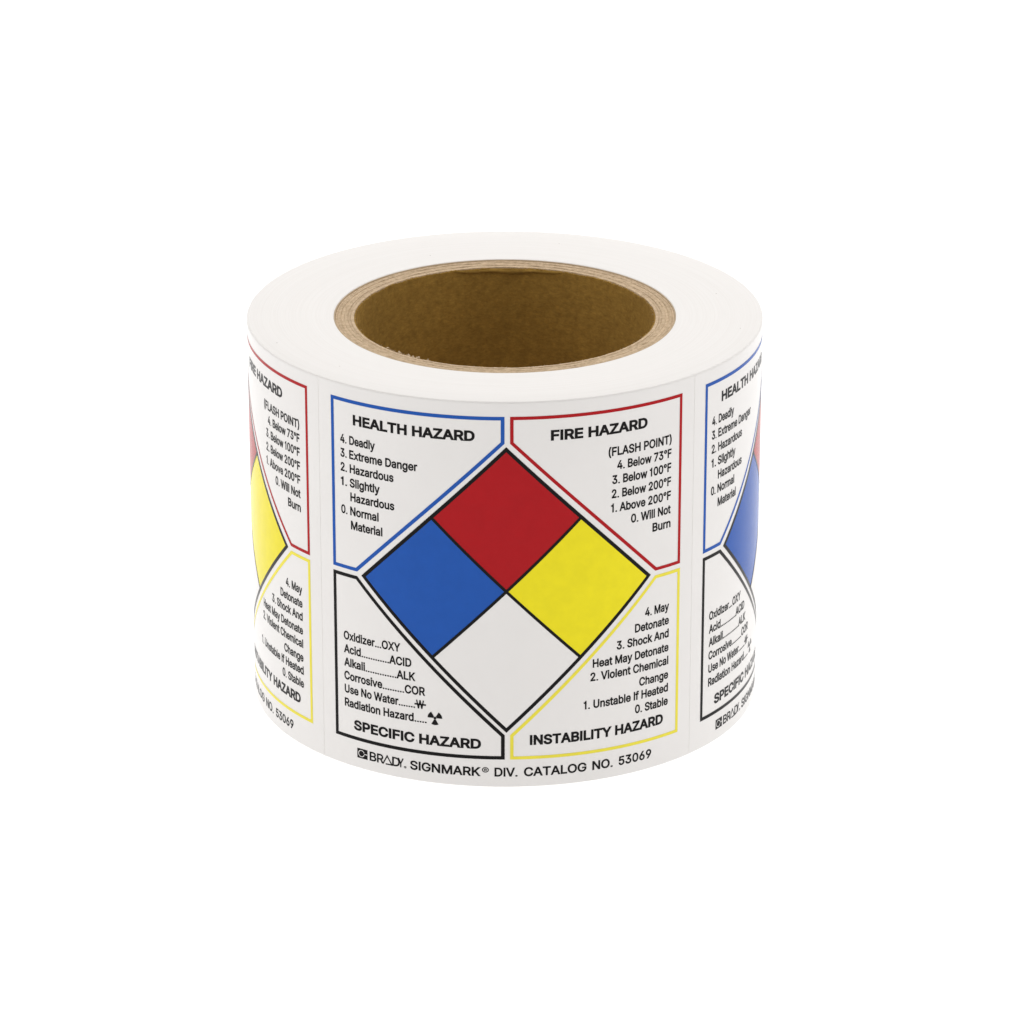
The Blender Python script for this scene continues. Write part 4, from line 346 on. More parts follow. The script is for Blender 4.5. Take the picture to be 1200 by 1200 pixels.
  'u': (403, '178 89 179 -5 197 87 151 -3 164 94 125 2 101 11 153 102 79 25 60 42 145 113 46 62 35 86 139 127 29 113 27 141 137 148 27 373 137 373 210 88 211 -3 240 5 222 91 340 123 376 -1 376 373 311 63 291 37 268 -1 268 123 266 155 266 373 267 18 233 95 256 116 250 107 261 127 265 139 242 100 268 19', '0 1 2 1 0 3 0 4 3 3 4 5 6 5 4 4 7 6 8 6 7 9 8 7 7 10 9 11 9 10 12 11 10 10 13 12 14 12 13 15 14 13 13 16 15 17 15 16 16 18 17 19 20 21 21 22 19 23 24 25 26 27 24 24 23 26 24 27 28 27 26 29 26 23 29 23 25 30 31 30 25 22 21 32 33 22 32 34 35 29 36 34 29 37 36 29 29 23 37 23 30 37 2 1 20 20 19 2 38 33 32 39 29 32 29 35 32 35 38 32 29 39 27 28 27 39'),
  'v': (383, '142 0 148 18 -19 373 189 144 186 164 181 123 175 103 100 373 196 164 194 144 201 123 208 103 235 18 240 0 402 373 282 373 191 151', '0 1 2 3 4 5 6 5 4 2 1 6 6 4 2 7 2 4 8 9 10 10 11 8 12 13 14 12 14 11 8 11 14 14 15 8 1 0 13 13 12 1 6 1 12 12 11 6 5 6 11 11 10 5 3 5 10 10 9 3 3 9 16 9 8 16 4 3 16'),
  'w': (557, '158 144 176 146 167 174 -12 373 117 0 131 36 155 213 105 373 268 165 275 211 178 213 261 260 240 337 214 0 203 36 229 373 382 145 399 145 391 175 402 213 426 36 441 0 569 373 453 373 343 0 353 36 289 165 380 213 282 211 296 260 317 337 330 373 279 200', '0 1 2 3 4 5 5 0 3 0 6 3 7 3 6 8 9 10 9 11 10 11 12 10 5 4 13 13 14 5 0 5 14 1 0 14 14 8 1 8 10 1 2 1 10 10 12 15 16 17 18 17 19 18 20 21 22 17 16 20 20 22 17 19 17 22 22 23 19 21 20 24 25 24 20 20 16 25 26 25 16 16 27 26 28 26 27 29 28 27 30 29 27 31 30 27 24 25 26 28 9 32 28 29 9 11 9 29 12 11 29 29 30 12 15 12 30 30 31 15 6 0 2 27 16 18 14 13 8 9 8 32 26 28 32'),
  'x': (372, '112 373 126 202 166 299 -27 0 103 0 129 178 -19 373 175 129 167 84 178 100 181 134 144 178 177 252 186 267 206 84 197 129 189 115 193 133 268 0 400 0 248 178 232 202 238 192 244 202 393 373 263 373 208 299 198 253 196 283 186 112 192 244 181 247 187 269 148 208 136 188 141 178 133 190 134 190 132 192 181 202 181 178 192 178 143 202 144 202 247 179 240 190 231 178 229 178 228 202 224 170 237 191 239 188 135 187 192 202', '0 1 2 3 4 5 1 0 6 7 8 9 5 4 8 8 7 5 7 10 11 2 1 12 12 13 2 14 15 16 17 16 15 18 19 20 21 22 23 24 25 23 26 23 25 18 20 14 15 14 20 23 26 27 28 27 26 16 7 29 10 7 16 16 17 10 30 27 31 12 31 27 13 12 27 13 27 32 31 12 33 11 34 35 36 37 38 38 37 1 27 28 32 39 40 41 10 17 40 10 40 11 37 36 34 37 34 42 34 11 43 1 37 42 12 1 33 2 13 32 20 19 44 24 23 45 20 44 46 41 47 48 17 15 49 17 49 41 40 17 41 48 50 21 45 51 44 51 46 44 7 9 29 5 7 35 11 35 7 5 35 52 34 52 35 3 5 36 5 52 36 52 34 36 1 6 38 33 1 42 33 42 43 34 43 42 31 33 39 33 43 39 40 39 43 11 40 43 30 31 39 53 30 39 41 53 39 30 53 48 53 41 48 27 30 48 21 27 48 23 27 21 45 23 22 51 45 50 45 22 50 22 21 50 46 51 50 47 46 50 50 48 47 46 47 49 47 41 49 20 46 49 15 20 49 14 16 29'),
  'y': (383, '59 -141 42 -40 16 -130 90 -143 91 -47 84 -47 74 -46 110 -142 97 -47 129 -138 101 -46 194 136 192 142 175 95 133 9 147 6 196 156 201 115 208 94 402 373 235 6 224 -50 282 373 215 -69 147 -132 105 -44 164 -124 110 -40 179 -113 114 -35 193 -100 205 -85 119 -26 124 -14 -19 373 186 157 100 373', '0 1 2 3 4 5 3 5 0 5 6 0 1 0 6 4 3 7 8 4 7 7 9 8 9 10 8 11 12 13 14 15 13 16 17 18 19 20 21 20 19 18 16 18 19 19 22 16 23 21 15 21 20 15 20 18 15 13 15 18 18 17 13 11 13 17 17 16 11 12 11 16 10 9 24 25 10 24 24 26 25 27 25 26 26 28 27 29 27 28 28 30 29 30 31 29 32 29 31 31 23 32 23 15 32 33 32 15 15 14 33 14 13 34 13 35 34 36 34 35 35 13 12'),
  'z': (374, '16 69 16 0 149 67 149 93 225 280 225 307 352 301 352 373 358 0 358 93 22 373 22 280 201 280 172 93', '0 1 2 2 3 0 0 3 4 5 4 6 6 4 3 5 6 7 2 1 8 8 9 2 10 11 5 5 7 10 5 11 12 4 5 12 0 4 12 2 9 13 3 2 13 6 3 13'),
  '°': (311, '26 352 36 334 119 385 19 371 118 391 17 391 19 411 119 396 26 430 149 361 142 362 131 280 143 420 149 421 131 502 108 285 137 365 86 293 131 368 127 371 67 304 123 376 50 318 120 380 120 402 36 448 50 464 123 406 67 477 127 411 86 489 131 414 137 418 108 497 162 361 156 278 180 280 168 362 162 421 168 420 180 502 156 504 285 352 291 371 192 385 193 391 293 391 291 411 192 396 285 430 203 285 174 364 225 293 180 368 184 371 244 305 188 376 261 318 191 380 275 334 191 401 275 448 261 464 188 406 244 477 184 411 225 489 179 414 174 418 203 497 156 360 156 422', '0 1 2 3 0 2 2 4 3 5 3 4 6 5 4 4 7 6 8 6 7 9 10 11 12 13 14 11 10 15 10 16 15 17 15 16 16 18 17 18 19 17 20 17 19 19 21 20 22 20 21 21 23 22 1 22 23 2 1 23 8 7 24 25 8 24 26 25 24 24 27 26 28 26 27 27 29 28 30 28 29 29 31 30 31 32 30 33 30 32 32 12 33 12 14 33 34 35 36 37 34 36 38 39 40 41 38 40 42 43 44 45 44 43 43 46 45 46 47 45 48 45 47 47 49 48 37 36 50 51 37 50 50 52 51 53 51 52 54 53 52 52 55 54 56 54 55 55 57 56 58 56 57 57 59 58 59 42 58 42 44 58 48 49 60 49 61 60 61 62 60 63 60 62 62 64 63 65 63 64 64 66 65 67 65 66 68 67 66 66 69 68 39 68 69 40 39 69 9 11 35 70 9 35 35 34 70 38 41 71 13 71 41 14 13 41'),
 },
 'book': {
  '.': (185, '29 52 26 40 29 29 35 18 35 63 60 79 46 9 60 1 76 -3 76 84 46 72 127 79 127 1 141 9 111 -3 111 84 159 52 159 29 161 40 152 18 152 63 141 72 94 -4 94 85', '0 1 2 0 2 3 3 4 0 5 6 7 8 9 7 5 7 9 4 3 6 10 4 6 6 5 10 11 12 13 12 11 14 15 14 11 16 17 18 17 16 19 20 19 16 19 20 13 20 21 13 11 13 21 14 15 22 15 23 22 8 22 23 9 8 23'),
  '0': (445, '27 200 34 156 135 183 131 214 25 250 130 250 131 285 27 299 135 317 35 344 189 92 183 -3 205 87 189 408 205 413 183 503 147 7 175 102 175 399 147 492 114 25 87 50 163 115 64 80 151 133 47 115 142 156 142 344 47 384 151 367 65 420 163 385 87 450 115 474 241 87 223 -7 263 -3 256 92 256 408 262 503 241 413 223 507 299 7 270 102 270 398 299 492 411 156 418 200 310 183 314 214 420 250 316 250 314 285 418 299 310 317 411 344 331 25 359 50 283 115 381 80 294 133 399 115 303 156 303 344 398 384 294 367 381 420 283 385 359 450 331 474 223 85 223 415', '0 1 2 2 3 0 4 0 3 3 5 4 5 6 4 7 4 6 6 8 7 9 7 8 10 11 12 13 14 15 11 10 16 17 16 10 18 13 19 13 15 19 16 17 20 21 20 17 17 22 21 23 21 22 22 24 23 25 23 24 24 26 25 1 25 26 2 1 26 9 8 27 28 9 27 27 29 28 30 28 29 29 31 30 32 30 31 31 18 32 33 32 18 18 19 33 34 35 36 36 37 34 38 39 40 41 40 39 37 36 42 42 43 37 38 44 45 39 38 45 46 47 48 49 48 47 47 50 49 51 49 50 52 51 50 50 53 52 54 52 53 53 55 54 43 42 56 56 57 43 58 43 57 57 59 58 60 58 59 59 61 60 62 60 61 61 46 62 46 48 62 54 55 63 55 64 63 65 63 64 64 66 65 67 65 66 66 68 67 44 67 68 68 69 44 45 44 69 12 11 35 70 12 35 35 34 70 40 41 71 14 71 41 15 14 41'),
  '3': (445, '71 39 95 23 150 104 142 111 51 59 136 120 36 83 132 129 25 109 126 159 17 159 151 1 182 -5 184 88 171 92 199 86 214 -7 215 85 232 86 192 233 197 223 223 222 186 301 244 302 122 10 159 97 132 223 132 298 261 408 406 121 408 151 301 151 406 179 300 164 397 207 261 93 283 2 313 13 273 99 340 28 283 107 364 46 291 115 383 68 296 125 397 94 300 137 297 176 383 232 291 187 364 254 284 197 340 273 274 205 312 288 260 213 280 298 388 428 261 433 388 500 250 -5 247 89 244 218 46 500 46 408 237 408 260 300', '0 1 2 2 3 0 4 0 3 3 5 4 6 4 5 5 7 6 8 6 7 7 9 8 10 8 9 11 12 13 14 11 13 15 16 17 17 16 18 16 15 12 13 12 15 19 20 21 22 19 23 11 14 24 14 25 24 1 24 25 2 1 25 20 19 26 27 26 19 19 22 27 27 22 28 29 30 31 30 32 31 33 31 32 32 34 33 35 36 37 38 35 37 37 39 38 40 38 39 39 41 40 42 40 41 41 43 42 44 42 43 43 45 44 46 44 45 45 29 46 29 31 46 33 34 47 34 48 47 49 47 48 48 50 49 51 49 50 50 52 51 53 51 52 52 54 53 55 53 54 56 55 54 57 28 23 58 28 57 57 59 58 18 16 60 61 18 60 60 36 61 36 35 61 55 56 62 22 23 28 63 64 58 58 59 63 58 64 65 28 58 65 27 28 65 21 62 56 66 19 56 19 21 56 23 19 66 57 23 66'),
  '5': (445, '126 313 75 500 42 230 63 63 81 42 153 112 148 121 49 85 144 130 40 110 139 158 34 158 132 221 149 233 156 313 159 238 172 243 205 341 214 250 226 342 218 -7 217 85 204 86 200 249 186 338 186 -5 191 89 186 247 167 333 156 1 180 93 128 12 170 98 103 25 161 105 134 318 150 326 158 329 168 408 247 90 233 86 252 -4 231 248 245 245 251 340 284 3 260 96 259 239 297 329 275 336 396 106 404 135 299 151 300 166 406 167 405 191 299 182 400 214 314 16 272 103 341 33 281 113 363 54 289 124 382 78 295 137 295 197 393 236 383 256 289 210 370 275 280 222 355 292 338 306 270 231 319 319 382 408 382 500', '0 1 2 3 4 5 5 6 3 7 3 6 6 8 7 9 7 8 8 10 9 11 9 10 0 2 12 12 13 0 14 15 16 17 18 19 20 21 22 18 17 23 24 23 17 20 22 25 22 26 25 14 16 27 27 23 14 23 24 14 28 14 24 25 26 29 26 30 29 31 29 30 30 32 31 33 31 32 32 34 33 4 33 34 5 4 34 0 13 15 15 14 0 35 0 14 36 35 14 36 14 37 35 36 38 0 35 38 1 0 38 39 40 41 42 43 44 39 41 45 46 39 45 43 47 48 48 49 43 44 43 49 50 51 52 53 52 51 51 54 53 54 55 53 56 53 55 55 57 56 46 45 58 59 46 58 58 60 59 61 59 60 60 62 61 63 61 62 62 64 63 65 63 64 64 50 65 50 52 65 56 57 66 57 67 66 67 68 66 69 66 68 68 70 69 71 69 70 70 72 71 72 73 71 74 71 73 73 75 74 47 74 75 48 47 75 76 77 38 41 40 20 21 20 40 19 18 42 42 44 19 1 38 77 14 28 37 38 36 37'),
  '6': (445, '138 285 147 295 116 339 43 134 51 105 146 147 145 163 40 166 42 191 146 178 105 236 48 217 58 243 72 272 129 275 92 303 163 214 160 236 155 204 194 88 189 -4 208 85 158 3 182 94 172 223 182 230 194 235 129 15 172 101 103 32 163 110 81 53 155 121 64 77 150 133 150 192 158 303 171 310 184 316 199 321 222 84 222 -7 237 85 231 324 222 239 237 238 256 -4 250 88 287 3 262 94 251 235 263 322 381 75 394 102 295 133 298 147 402 131 300 162 404 162 402 192 298 177 395 220 295 191 383 246 289 203 366 269 316 15 273 101 341 32 282 110 363 52 289 121 282 214 346 288 273 222 321 304 262 230 294 315 236 500 215 323 359 500 207 238 226 324', '0 1 2 3 4 5 5 6 3 7 3 6 8 7 6 6 9 8 9 10 8 11 8 10 12 11 10 13 12 10 10 14 13 15 13 14 14 0 15 0 2 15 16 17 18 19 20 21 20 19 22 19 23 22 17 16 24 24 25 17 25 26 17 22 23 27 23 28 27 29 27 28 28 30 29 31 29 30 30 32 31 33 31 32 32 34 33 4 33 34 5 4 34 10 9 35 35 18 10 18 17 10 14 10 17 0 14 17 1 0 17 17 36 1 2 1 36 36 37 2 37 38 2 38 39 2 40 41 42 43 44 45 42 41 46 47 42 46 46 48 47 48 49 47 45 50 51 43 45 51 52 53 54 55 54 53 53 56 55 57 55 56 56 58 57 58 59 57 60 57 59 59 61 60 62 60 61 61 63 62 64 62 63 63 65 64 49 48 66 67 49 66 66 68 67 69 67 68 68 70 69 71 69 70 70 52 71 52 54 71 64 65 72 65 73 72 74 72 73 73 75 74 76 74 75 75 77 76 50 76 77 51 50 77 78 79 80 21 20 41 41 40 21 79 78 39 2 39 78 44 43 81 82 17 43 17 26 43 26 81 43 36 17 37 17 82 79 79 39 17 39 38 17 38 37 17 80 79 82'),
  '9': (445, '50 279 62 254 150 309 147 323 43 308 145 338 40 338 43 369 147 353 51 398 150 367 64 425 195 412 208 415 189 504 214 176 222 261 208 262 222 416 222 507 182 178 195 265 158 497 183 406 209 0 230 177 86 0 152 185 183 270 124 196 172 278 99 212 163 286 79 231 156 297 156 379 82 448 163 390 103 469 172 399 129 485 237 415 250 412 256 504 285 264 282 286 273 277 289 297 262 270 251 265 262 406 287 497 328 161 307 215 298 205 298 322 295 309 340 264 353 197 315 225 373 228 387 257 397 283 402 309 404 334 300 337 402 366 298 353 394 395 261 184 246 179 274 190 286 197 295 367 381 423 289 379 363 447 282 390 342 468 273 399 316 485 237 262 218 176', '0 1 2 2 3 0 4 0 3 3 5 4 6 4 5 7 6 5 5 8 7 9 7 8 8 10 9 11 9 10 12 13 14 15 16 17 18 19 13 14 13 19 15 17 20 17 21 20 22 23 12 12 14 22 24 25 26 20 21 27 21 28 27 29 27 28 28 30 29 31 29 30 30 32 31 33 31 32 32 34 33 1 33 34 2 1 34 11 10 35 36 11 35 35 37 36 38 36 37 37 39 38 40 38 39 39 23 40 23 22 40 41 42 43 44 45 46 45 44 47 48 49 44 44 46 48 42 50 51 43 42 51 52 53 54 55 56 57 53 52 58 59 53 58 58 60 59 57 59 60 60 61 57 61 62 57 62 63 57 55 57 63 63 64 55 65 55 64 64 66 65 67 65 66 66 68 67 69 70 52 71 69 52 72 71 52 52 54 72 44 72 54 54 53 44 53 59 44 59 57 44 47 44 57 57 56 47 67 68 73 68 74 73 75 73 74 74 76 75 77 75 76 76 78 77 79 77 78 78 80 79 50 79 80 51 50 80 52 70 24 25 24 70 19 18 41 41 43 19 16 15 81 82 44 15 44 49 15 49 81 15 71 72 44 44 82 25 25 70 44 70 69 44 69 71 44 26 25 82'),
  'A': (471, '86 128 -15 0 99 0 86 220 148 128 183 220 208 287 230 349 198 473 182 500 386 128 373 0 487 0 386 220 238 350 261 287 271 473 287 500 287 220 323 128 235 362', '0 1 2 1 0 3 4 5 0 6 7 3 7 8 3 8 9 3 1 3 9 10 11 12 12 13 10 14 15 13 16 14 13 17 16 13 13 12 17 18 19 10 8 7 20 8 20 16 9 8 16 16 17 9 14 16 20 5 4 18 6 3 5 3 0 5 13 15 18 10 13 18 11 10 19 19 18 4 0 2 4'),
  'C': (501, '49 115 72 79 143 159 132 185 31 156 126 215 21 201 17 250 124 250 126 284 21 299 31 344 132 314 49 385 143 340 72 420 157 362 101 451 217 -3 214 96 175 7 193 106 192 394 214 404 175 493 217 503 262 -7 263 88 237 90 290 -5 290 91 277 89 262 507 237 410 263 412 277 411 290 506 136 25 173 120 101 49 157 138 173 380 136 475 290 410 304 407 316 502 303 94 316 -2 342 5 316 98 366 13 327 103 316 402 327 397 365 487 341 496 460 92 471 113 371 145 376 157 481 137 385 185 492 185 493 315 480 364 385 315 376 344 471 387 371 355 459 409 388 25 338 109 409 38 348 117 428 54 357 125 445 72 364 134 364 366 445 429 357 375 428 446 348 384 409 462 338 391 388 476', '0 1 2 2 3 0 4 0 3 3 5 4 6 4 5 7 6 5 5 8 7 8 9 7 10 7 9 11 10 9 9 12 11 13 11 12 12 14 13 15 13 14 14 16 15 17 15 16 18 19 20 19 21 20 22 23 24 23 25 24 26 27 28 29 30 31 29 31 26 27 26 31 32 33 34 34 35 32 35 36 32 26 28 18 19 18 28 25 23 33 33 32 25 20 21 37 21 38 37 39 37 38 38 40 39 1 39 40 2 1 40 17 16 41 42 17 41 41 22 42 22 24 42 43 44 45 46 47 48 49 46 48 48 50 49 51 49 50 52 53 54 54 55 52 44 52 55 45 44 55 56 57 58 59 58 57 57 60 59 61 59 60 60 62 61 63 64 65 66 65 64 64 67 66 68 66 67 67 69 68 51 50 70 71 51 70 70 72 71 73 71 72 72 74 73 75 73 74 74 76 75 77 75 76 76 56 77 56 58 77 68 69 78 69 79 78 80 78 79 79 81 80 82 80 81 81 83 82 84 82 83 83 85 84 53 84 85 54 53 85 30 29 47 47 46 30 36 35 43 43 45 36'),
  'D': (494, '37 500 37 0 69 408 69 500 216 0 210 92 145 0 72 92 145 92 72 0 145 408 145 500 267 3 276 101 246 94 222 500 250 406 271 497 279 399 303 389 317 487 314 13 301 111 216 408 392 54 422 83 339 142 352 163 446 118 362 189 463 158 473 203 368 218 476 251 370 251 368 284 473 299 362 312 463 343 446 383 352 337 423 417 339 358 393 447 323 376 358 470 356 30 322 125', '0 1 2 2 3 0 4 5 6 7 6 8 6 7 9 1 9 7 2 1 7 2 7 10 2 10 11 3 2 11 12 13 14 15 16 17 18 19 20 13 12 21 21 22 13 17 16 18 18 20 17 12 14 4 5 4 14 16 15 23 11 23 15 24 25 26 27 26 25 25 28 27 29 27 28 28 30 29 30 31 29 32 29 31 31 33 32 33 34 32 34 33 35 33 36 35 37 35 36 36 38 37 38 39 37 40 37 39 39 41 40 42 40 41 41 43 42 44 42 43 45 44 43 22 21 46 47 22 46 46 24 47 24 26 47 44 45 19 20 19 45 23 11 10 7 8 10 6 5 8'),
  'G': (511, '48 115 71 80 143 160 132 185 31 156 126 215 21 201 17 250 124 250 126 284 21 299 31 344 132 314 48 385 143 340 71 420 157 362 100 450 215 96 193 106 174 7 192 394 213 404 173 493 215 503 288 90 264 88 264 -7 260 507 261 412 276 411 238 90 218 -3 236 410 135 25 174 120 100 49 157 138 173 380 135 475 290 409 303 406 316 501 289 505 309 94 306 -4 345 5 328 102 315 402 326 397 366 486 342 495 384 180 379 159 438 199 387 227 385 193 462 92 479 125 489 161 492 200 492 272 494 315 482 363 385 315 381 19 345 113 413 38 358 125 440 63 370 141 375 342 472 386 460 407 369 354 446 427 362 364 429 444 354 374 410 460 346 382 336 390 389 474 256 180 256 272', '0 1 2 2 3 0 4 0 3 3 5 4 6 4 5 7 6 5 5 8 7 8 9 7 10 7 9 11 10 9 9 12 11 13 11 12 12 14 13 15 13 14 14 16 15 17 15 16 18 19 20 21 22 23 22 24 23 25 26 27 28 29 30 31 32 27 27 26 31 29 28 33 18 20 32 32 31 18 24 22 33 33 28 24 20 19 34 19 35 34 36 34 35 35 37 36 1 36 37 2 1 37 17 16 38 39 17 38 38 21 39 21 23 39 40 41 42 43 40 42 44 45 46 47 44 46 48 49 50 50 51 48 41 48 51 42 41 51 52 53 54 55 56 54 57 58 53 54 53 58 58 59 54 59 60 54 60 61 54 55 54 61 62 63 64 47 46 65 66 47 65 65 67 66 68 66 67 67 69 68 70 68 69 69 57 70 57 53 70 64 63 71 63 72 71 72 73 71 74 71 73 73 75 74 76 74 75 75 77 76 78 76 77 77 79 78 80 78 79 81 80 79 79 82 81 49 81 82 50 49 82 25 27 45 45 44 25 56 55 83 84 83 55 55 61 84 40 43 30 28 30 43 52 54 56'),
  'I': (179, '37 500 37 0 142 0 142 500', '0 1 2 2 3 0'),
  'K': (459, '85 112 81 222 37 0 37 500 119 269 145 0 145 195 144 224 145 322 145 500 232 249 225 333 157 255 192 345 155 308 354 0 484 0 236 248 267 279 487 498 348 500 145 167 144 296 191 210', '0 1 2 3 2 1 1 4 3 0 2 5 1 0 6 6 7 1 4 1 7 3 4 8 8 9 3 10 11 12 11 13 14 15 16 17 17 16 18 11 10 17 17 18 11 19 20 11 6 0 21 4 7 22 8 4 22 13 11 20 17 10 23 0 5 21 12 14 22 7 12 22 10 12 23 15 17 23 6 21 23 12 7 23 7 6 23 14 12 11 19 11 18'),
  'L': (386, '37 500 37 0 145 92 377 0 377 92 145 500', '0 1 2 2 1 3 3 4 2 0 2 5'),
  'M': (617, '122 340 106 382 37 0 37 500 79 453 136 303 142 317 141 356 140 396 138 453 293 196 303 136 303 170 291 101 272 44 147 276 142 0 142 283 142 288 164 500 327 102 326 196 315 137 315 170 346 44 469 276 510 384 495 341 580 0 580 500 534 453 480 304 474 316 474 354 475 394 477 453 474 0 474 283 474 288 453 500 266 0 351 0 309 153', '0 1 2 3 2 1 1 4 3 0 2 5 5 6 0 6 7 0 1 0 7 7 8 1 4 1 8 8 9 4 10 11 12 11 10 13 14 13 15 13 10 15 2 16 17 5 2 17 6 5 18 15 10 6 7 6 10 9 8 19 4 9 19 3 4 19 20 21 22 23 22 21 20 24 25 21 20 25 26 27 28 28 29 26 29 30 26 28 27 31 32 31 27 33 32 27 27 26 33 34 33 26 35 34 26 26 30 35 36 28 37 28 31 37 31 32 38 38 32 25 21 25 32 32 33 21 34 35 39 35 30 39 30 29 39 14 40 41 41 24 14 13 14 24 24 20 13 11 13 20 20 22 11 11 22 42 22 23 42 33 34 21 8 7 10 19 8 10 12 11 42 34 39 21 37 31 38 24 41 25 40 14 15 5 17 18 15 6 18'),
  'N': (514, '37 500 37 0 70 444 126 354 142 368 138 453 145 0 145 283 144 317 144 327 155 308 180 272 146 500 372 117 370 162 356 196 440 54 477 0 477 500 400 126 378 45 368 0 376 167 370 175 370 196 370 500', '0 1 2 3 4 2 4 5 2 6 7 1 2 1 7 3 2 7 7 8 3 4 3 9 10 11 4 2 5 12 0 2 12 13 14 15 16 17 18 19 20 16 16 18 19 17 16 21 16 20 21 20 19 13 14 13 19 19 22 14 14 22 23 23 22 24 22 19 24 19 18 24 25 24 18 21 20 13 13 15 11 4 11 15 12 5 15 5 4 15 15 14 23 13 11 21 3 8 9 10 4 9'),
  'O': (524, '31 156 49 115 133 185 126 215 21 201 17 250 124 250 126 284 21 299 31 344 133 315 49 385 262 -7 237 90 217 -3 214 96 217 503 214 404 237 410 262 507 175 7 193 106 193 394 175 493 136 25 174 120 102 49 157 137 73 79 143 159 143 341 72 420 157 363 102 451 174 380 136 475 308 -3 310 96 287 90 310 404 308 503 287 410 350 7 332 106 332 394 350 493 476 115 493 156 392 185 398 215 503 201 507 250 401 250 398 285 503 299 493 344 392 315 476 385 389 25 351 120 423 49 367 137 452 79 381 159 381 341 452 420 367 363 423 450 351 380 389 475 262 88 262 412', '0 1 2 2 3 0 4 0 3 5 4 3 3 6 5 6 7 5 8 5 7 9 8 7 7 10 9 11 9 10 12 13 14 14 13 15 16 17 18 18 19 16 14 15 20 21 20 15 22 17 23 17 16 23 20 21 24 21 25 24 26 24 25 25 27 26 28 26 27 27 29 28 1 28 29 2 1 29 11 10 30 31 11 30 30 32 31 33 31 32 32 34 33 35 33 34 34 22 35 22 23 35 36 37 38 39 40 41 37 36 42 43 37 42 44 45 39 40 39 45 46 47 48 49 48 47 47 50 49 50 51 49 52 49 51 53 52 51 51 54 53 54 55 53 56 53 55 55 57 56 43 42 58 59 43 58 58 60 59 61 59 60 60 62 61 63 61 62 62 46 63 46 48 63 56 57 64 57 65 64 66 64 65 65 67 66 68 66 67 67 69 68 44 68 69 45 44 69 36 38 12 38 70 12 13 12 70 19 18 71 71 41 19 41 40 19'),
  'R': (441, '73 179 37 0 145 0 73 271 37 500 145 408 189 248 233 179 271 181 251 407 233 500 228 408 145 179 269 404 271 498 337 198 334 0 458 0 339 199 311 248 364 213 386 233 403 256 308 301 313 312 415 281 316 324 422 309 317 338 425 338 422 368 316 353 415 395 313 366 403 421 308 376 386 444 230 179 306 187 269 275 251 272 283 280 294 286 302 293 302 385 364 464 294 393 338 480 283 399 306 491 145 271 229 271', '0 1 2 1 0 3 4 1 3 3 5 4 6 7 8 9 10 11 0 2 12 3 0 12 11 10 5 4 5 10 13 14 9 10 9 14 15 16 17 15 17 18 19 15 18 20 21 19 21 22 19 23 19 22 24 23 22 22 25 24 26 24 25 25 27 26 28 26 27 27 29 28 29 30 28 31 28 30 30 32 31 33 31 32 32 34 33 35 33 34 34 36 35 16 7 37 8 7 16 38 8 16 16 15 38 15 19 38 8 38 19 39 40 19 41 39 19 42 41 19 43 42 19 19 23 43 35 36 44 36 45 44 46 44 45 45 47 46 48 46 47 47 49 48 13 48 49 14 13 49 5 3 50 7 6 37 6 51 50 50 12 6 50 3 12 6 12 37 51 6 40 19 40 6 8 19 6 20 19 18'),
  'S': (439, '88 23 138 112 64 41 132 121 45 62 30 87 127 132 20 113 121 164 12 164 33 323 47 292 137 350 29 357 135 360 32 386 136 369 41 413 220 -9 220 85 203 85 182 -7 186 88 215 305 202 308 174 217 189 312 203 413 189 505 187 411 148 -1 171 92 173 406 156 499 116 9 158 97 147 104 134 230 175 317 163 323 99 246 153 329 145 336 69 267 140 342 139 378 55 437 145 386 75 458 152 394 99 475 161 400 126 489 223 507 221 414 246 412 259 -7 257 88 239 86 267 192 266 292 252 197 235 201 258 505 295 0 273 93 267 407 290 499 412 91 421 117 316 135 317 146 424 145 422 168 316 155 416 189 407 208 419 341 412 389 314 341 327 11 286 99 355 26 297 107 379 44 306 115 398 66 312 125 314 162 395 225 309 168 381 239 366 251 302 175 349 261 293 181 332 270 281 186 314 277 305 375 403 415 389 438 297 388 370 458 347 475 284 399 320 489', '0 1 2 1 3 2 4 2 3 5 4 3 3 6 5 7 5 6 6 8 7 9 7 8 10 11 12 13 10 12 12 14 13 15 13 14 14 16 15 17 15 16 18 19 20 18 20 21 22 21 20 23 24 25 26 25 24 27 28 29 21 22 30 31 30 22 32 29 33 29 28 33 30 31 34 31 35 34 35 36 34 0 34 36 1 0 36 25 26 37 26 38 37 38 39 37 40 37 39 39 41 40 41 42 40 43 40 42 42 44 43 11 43 44 12 11 44 17 16 45 46 17 45 45 47 46 48 46 47 47 49 48 50 48 49 49 51 50 52 50 51 51 32 52 32 33 52 53 54 55 56 57 58 59 60 61 62 61 60 53 55 63 57 56 64 65 57 64 55 66 67 63 55 67 68 69 70 71 70 69 69 72 71 72 73 71 74 71 73 73 75 74 75 76 74 77 78 79 65 64 80 81 65 80 80 82 81 83 81 82 82 84 83 85 83 84 84 86 85 87 85 86 86 68 87 68 70 87 74 76 88 76 89 88 90 88 89 89 91 90 91 92 90 93 90 92 92 94 93 95 93 94 94 96 95 97 95 96 96 98 97 59 97 98 60 59 98 79 78 99 78 100 99 100 101 99 102 99 101 101 103 102 103 104 102 105 102 104 104 106 105 66 105 106 67 66 106 56 58 18 19 18 58 23 25 62 62 60 23 54 53 27 28 27 53'),
  'T': (441, '9 500 9 408 167 408 432 408 432 500 274 408 167 0 274 0', '0 1 2 3 4 5 2 6 7 7 5 2 5 4 2 0 2 4'),
  'V': (471, '210 213 201 28 233 151 185 0 -16 500 98 500 264 213 241 151 274 28 289 0 487 500 372 500 237 138', '0 1 2 1 0 3 4 3 0 5 4 0 6 7 8 6 8 9 9 10 6 10 11 6 1 3 9 9 8 1 1 8 12 8 7 12 2 1 12'),
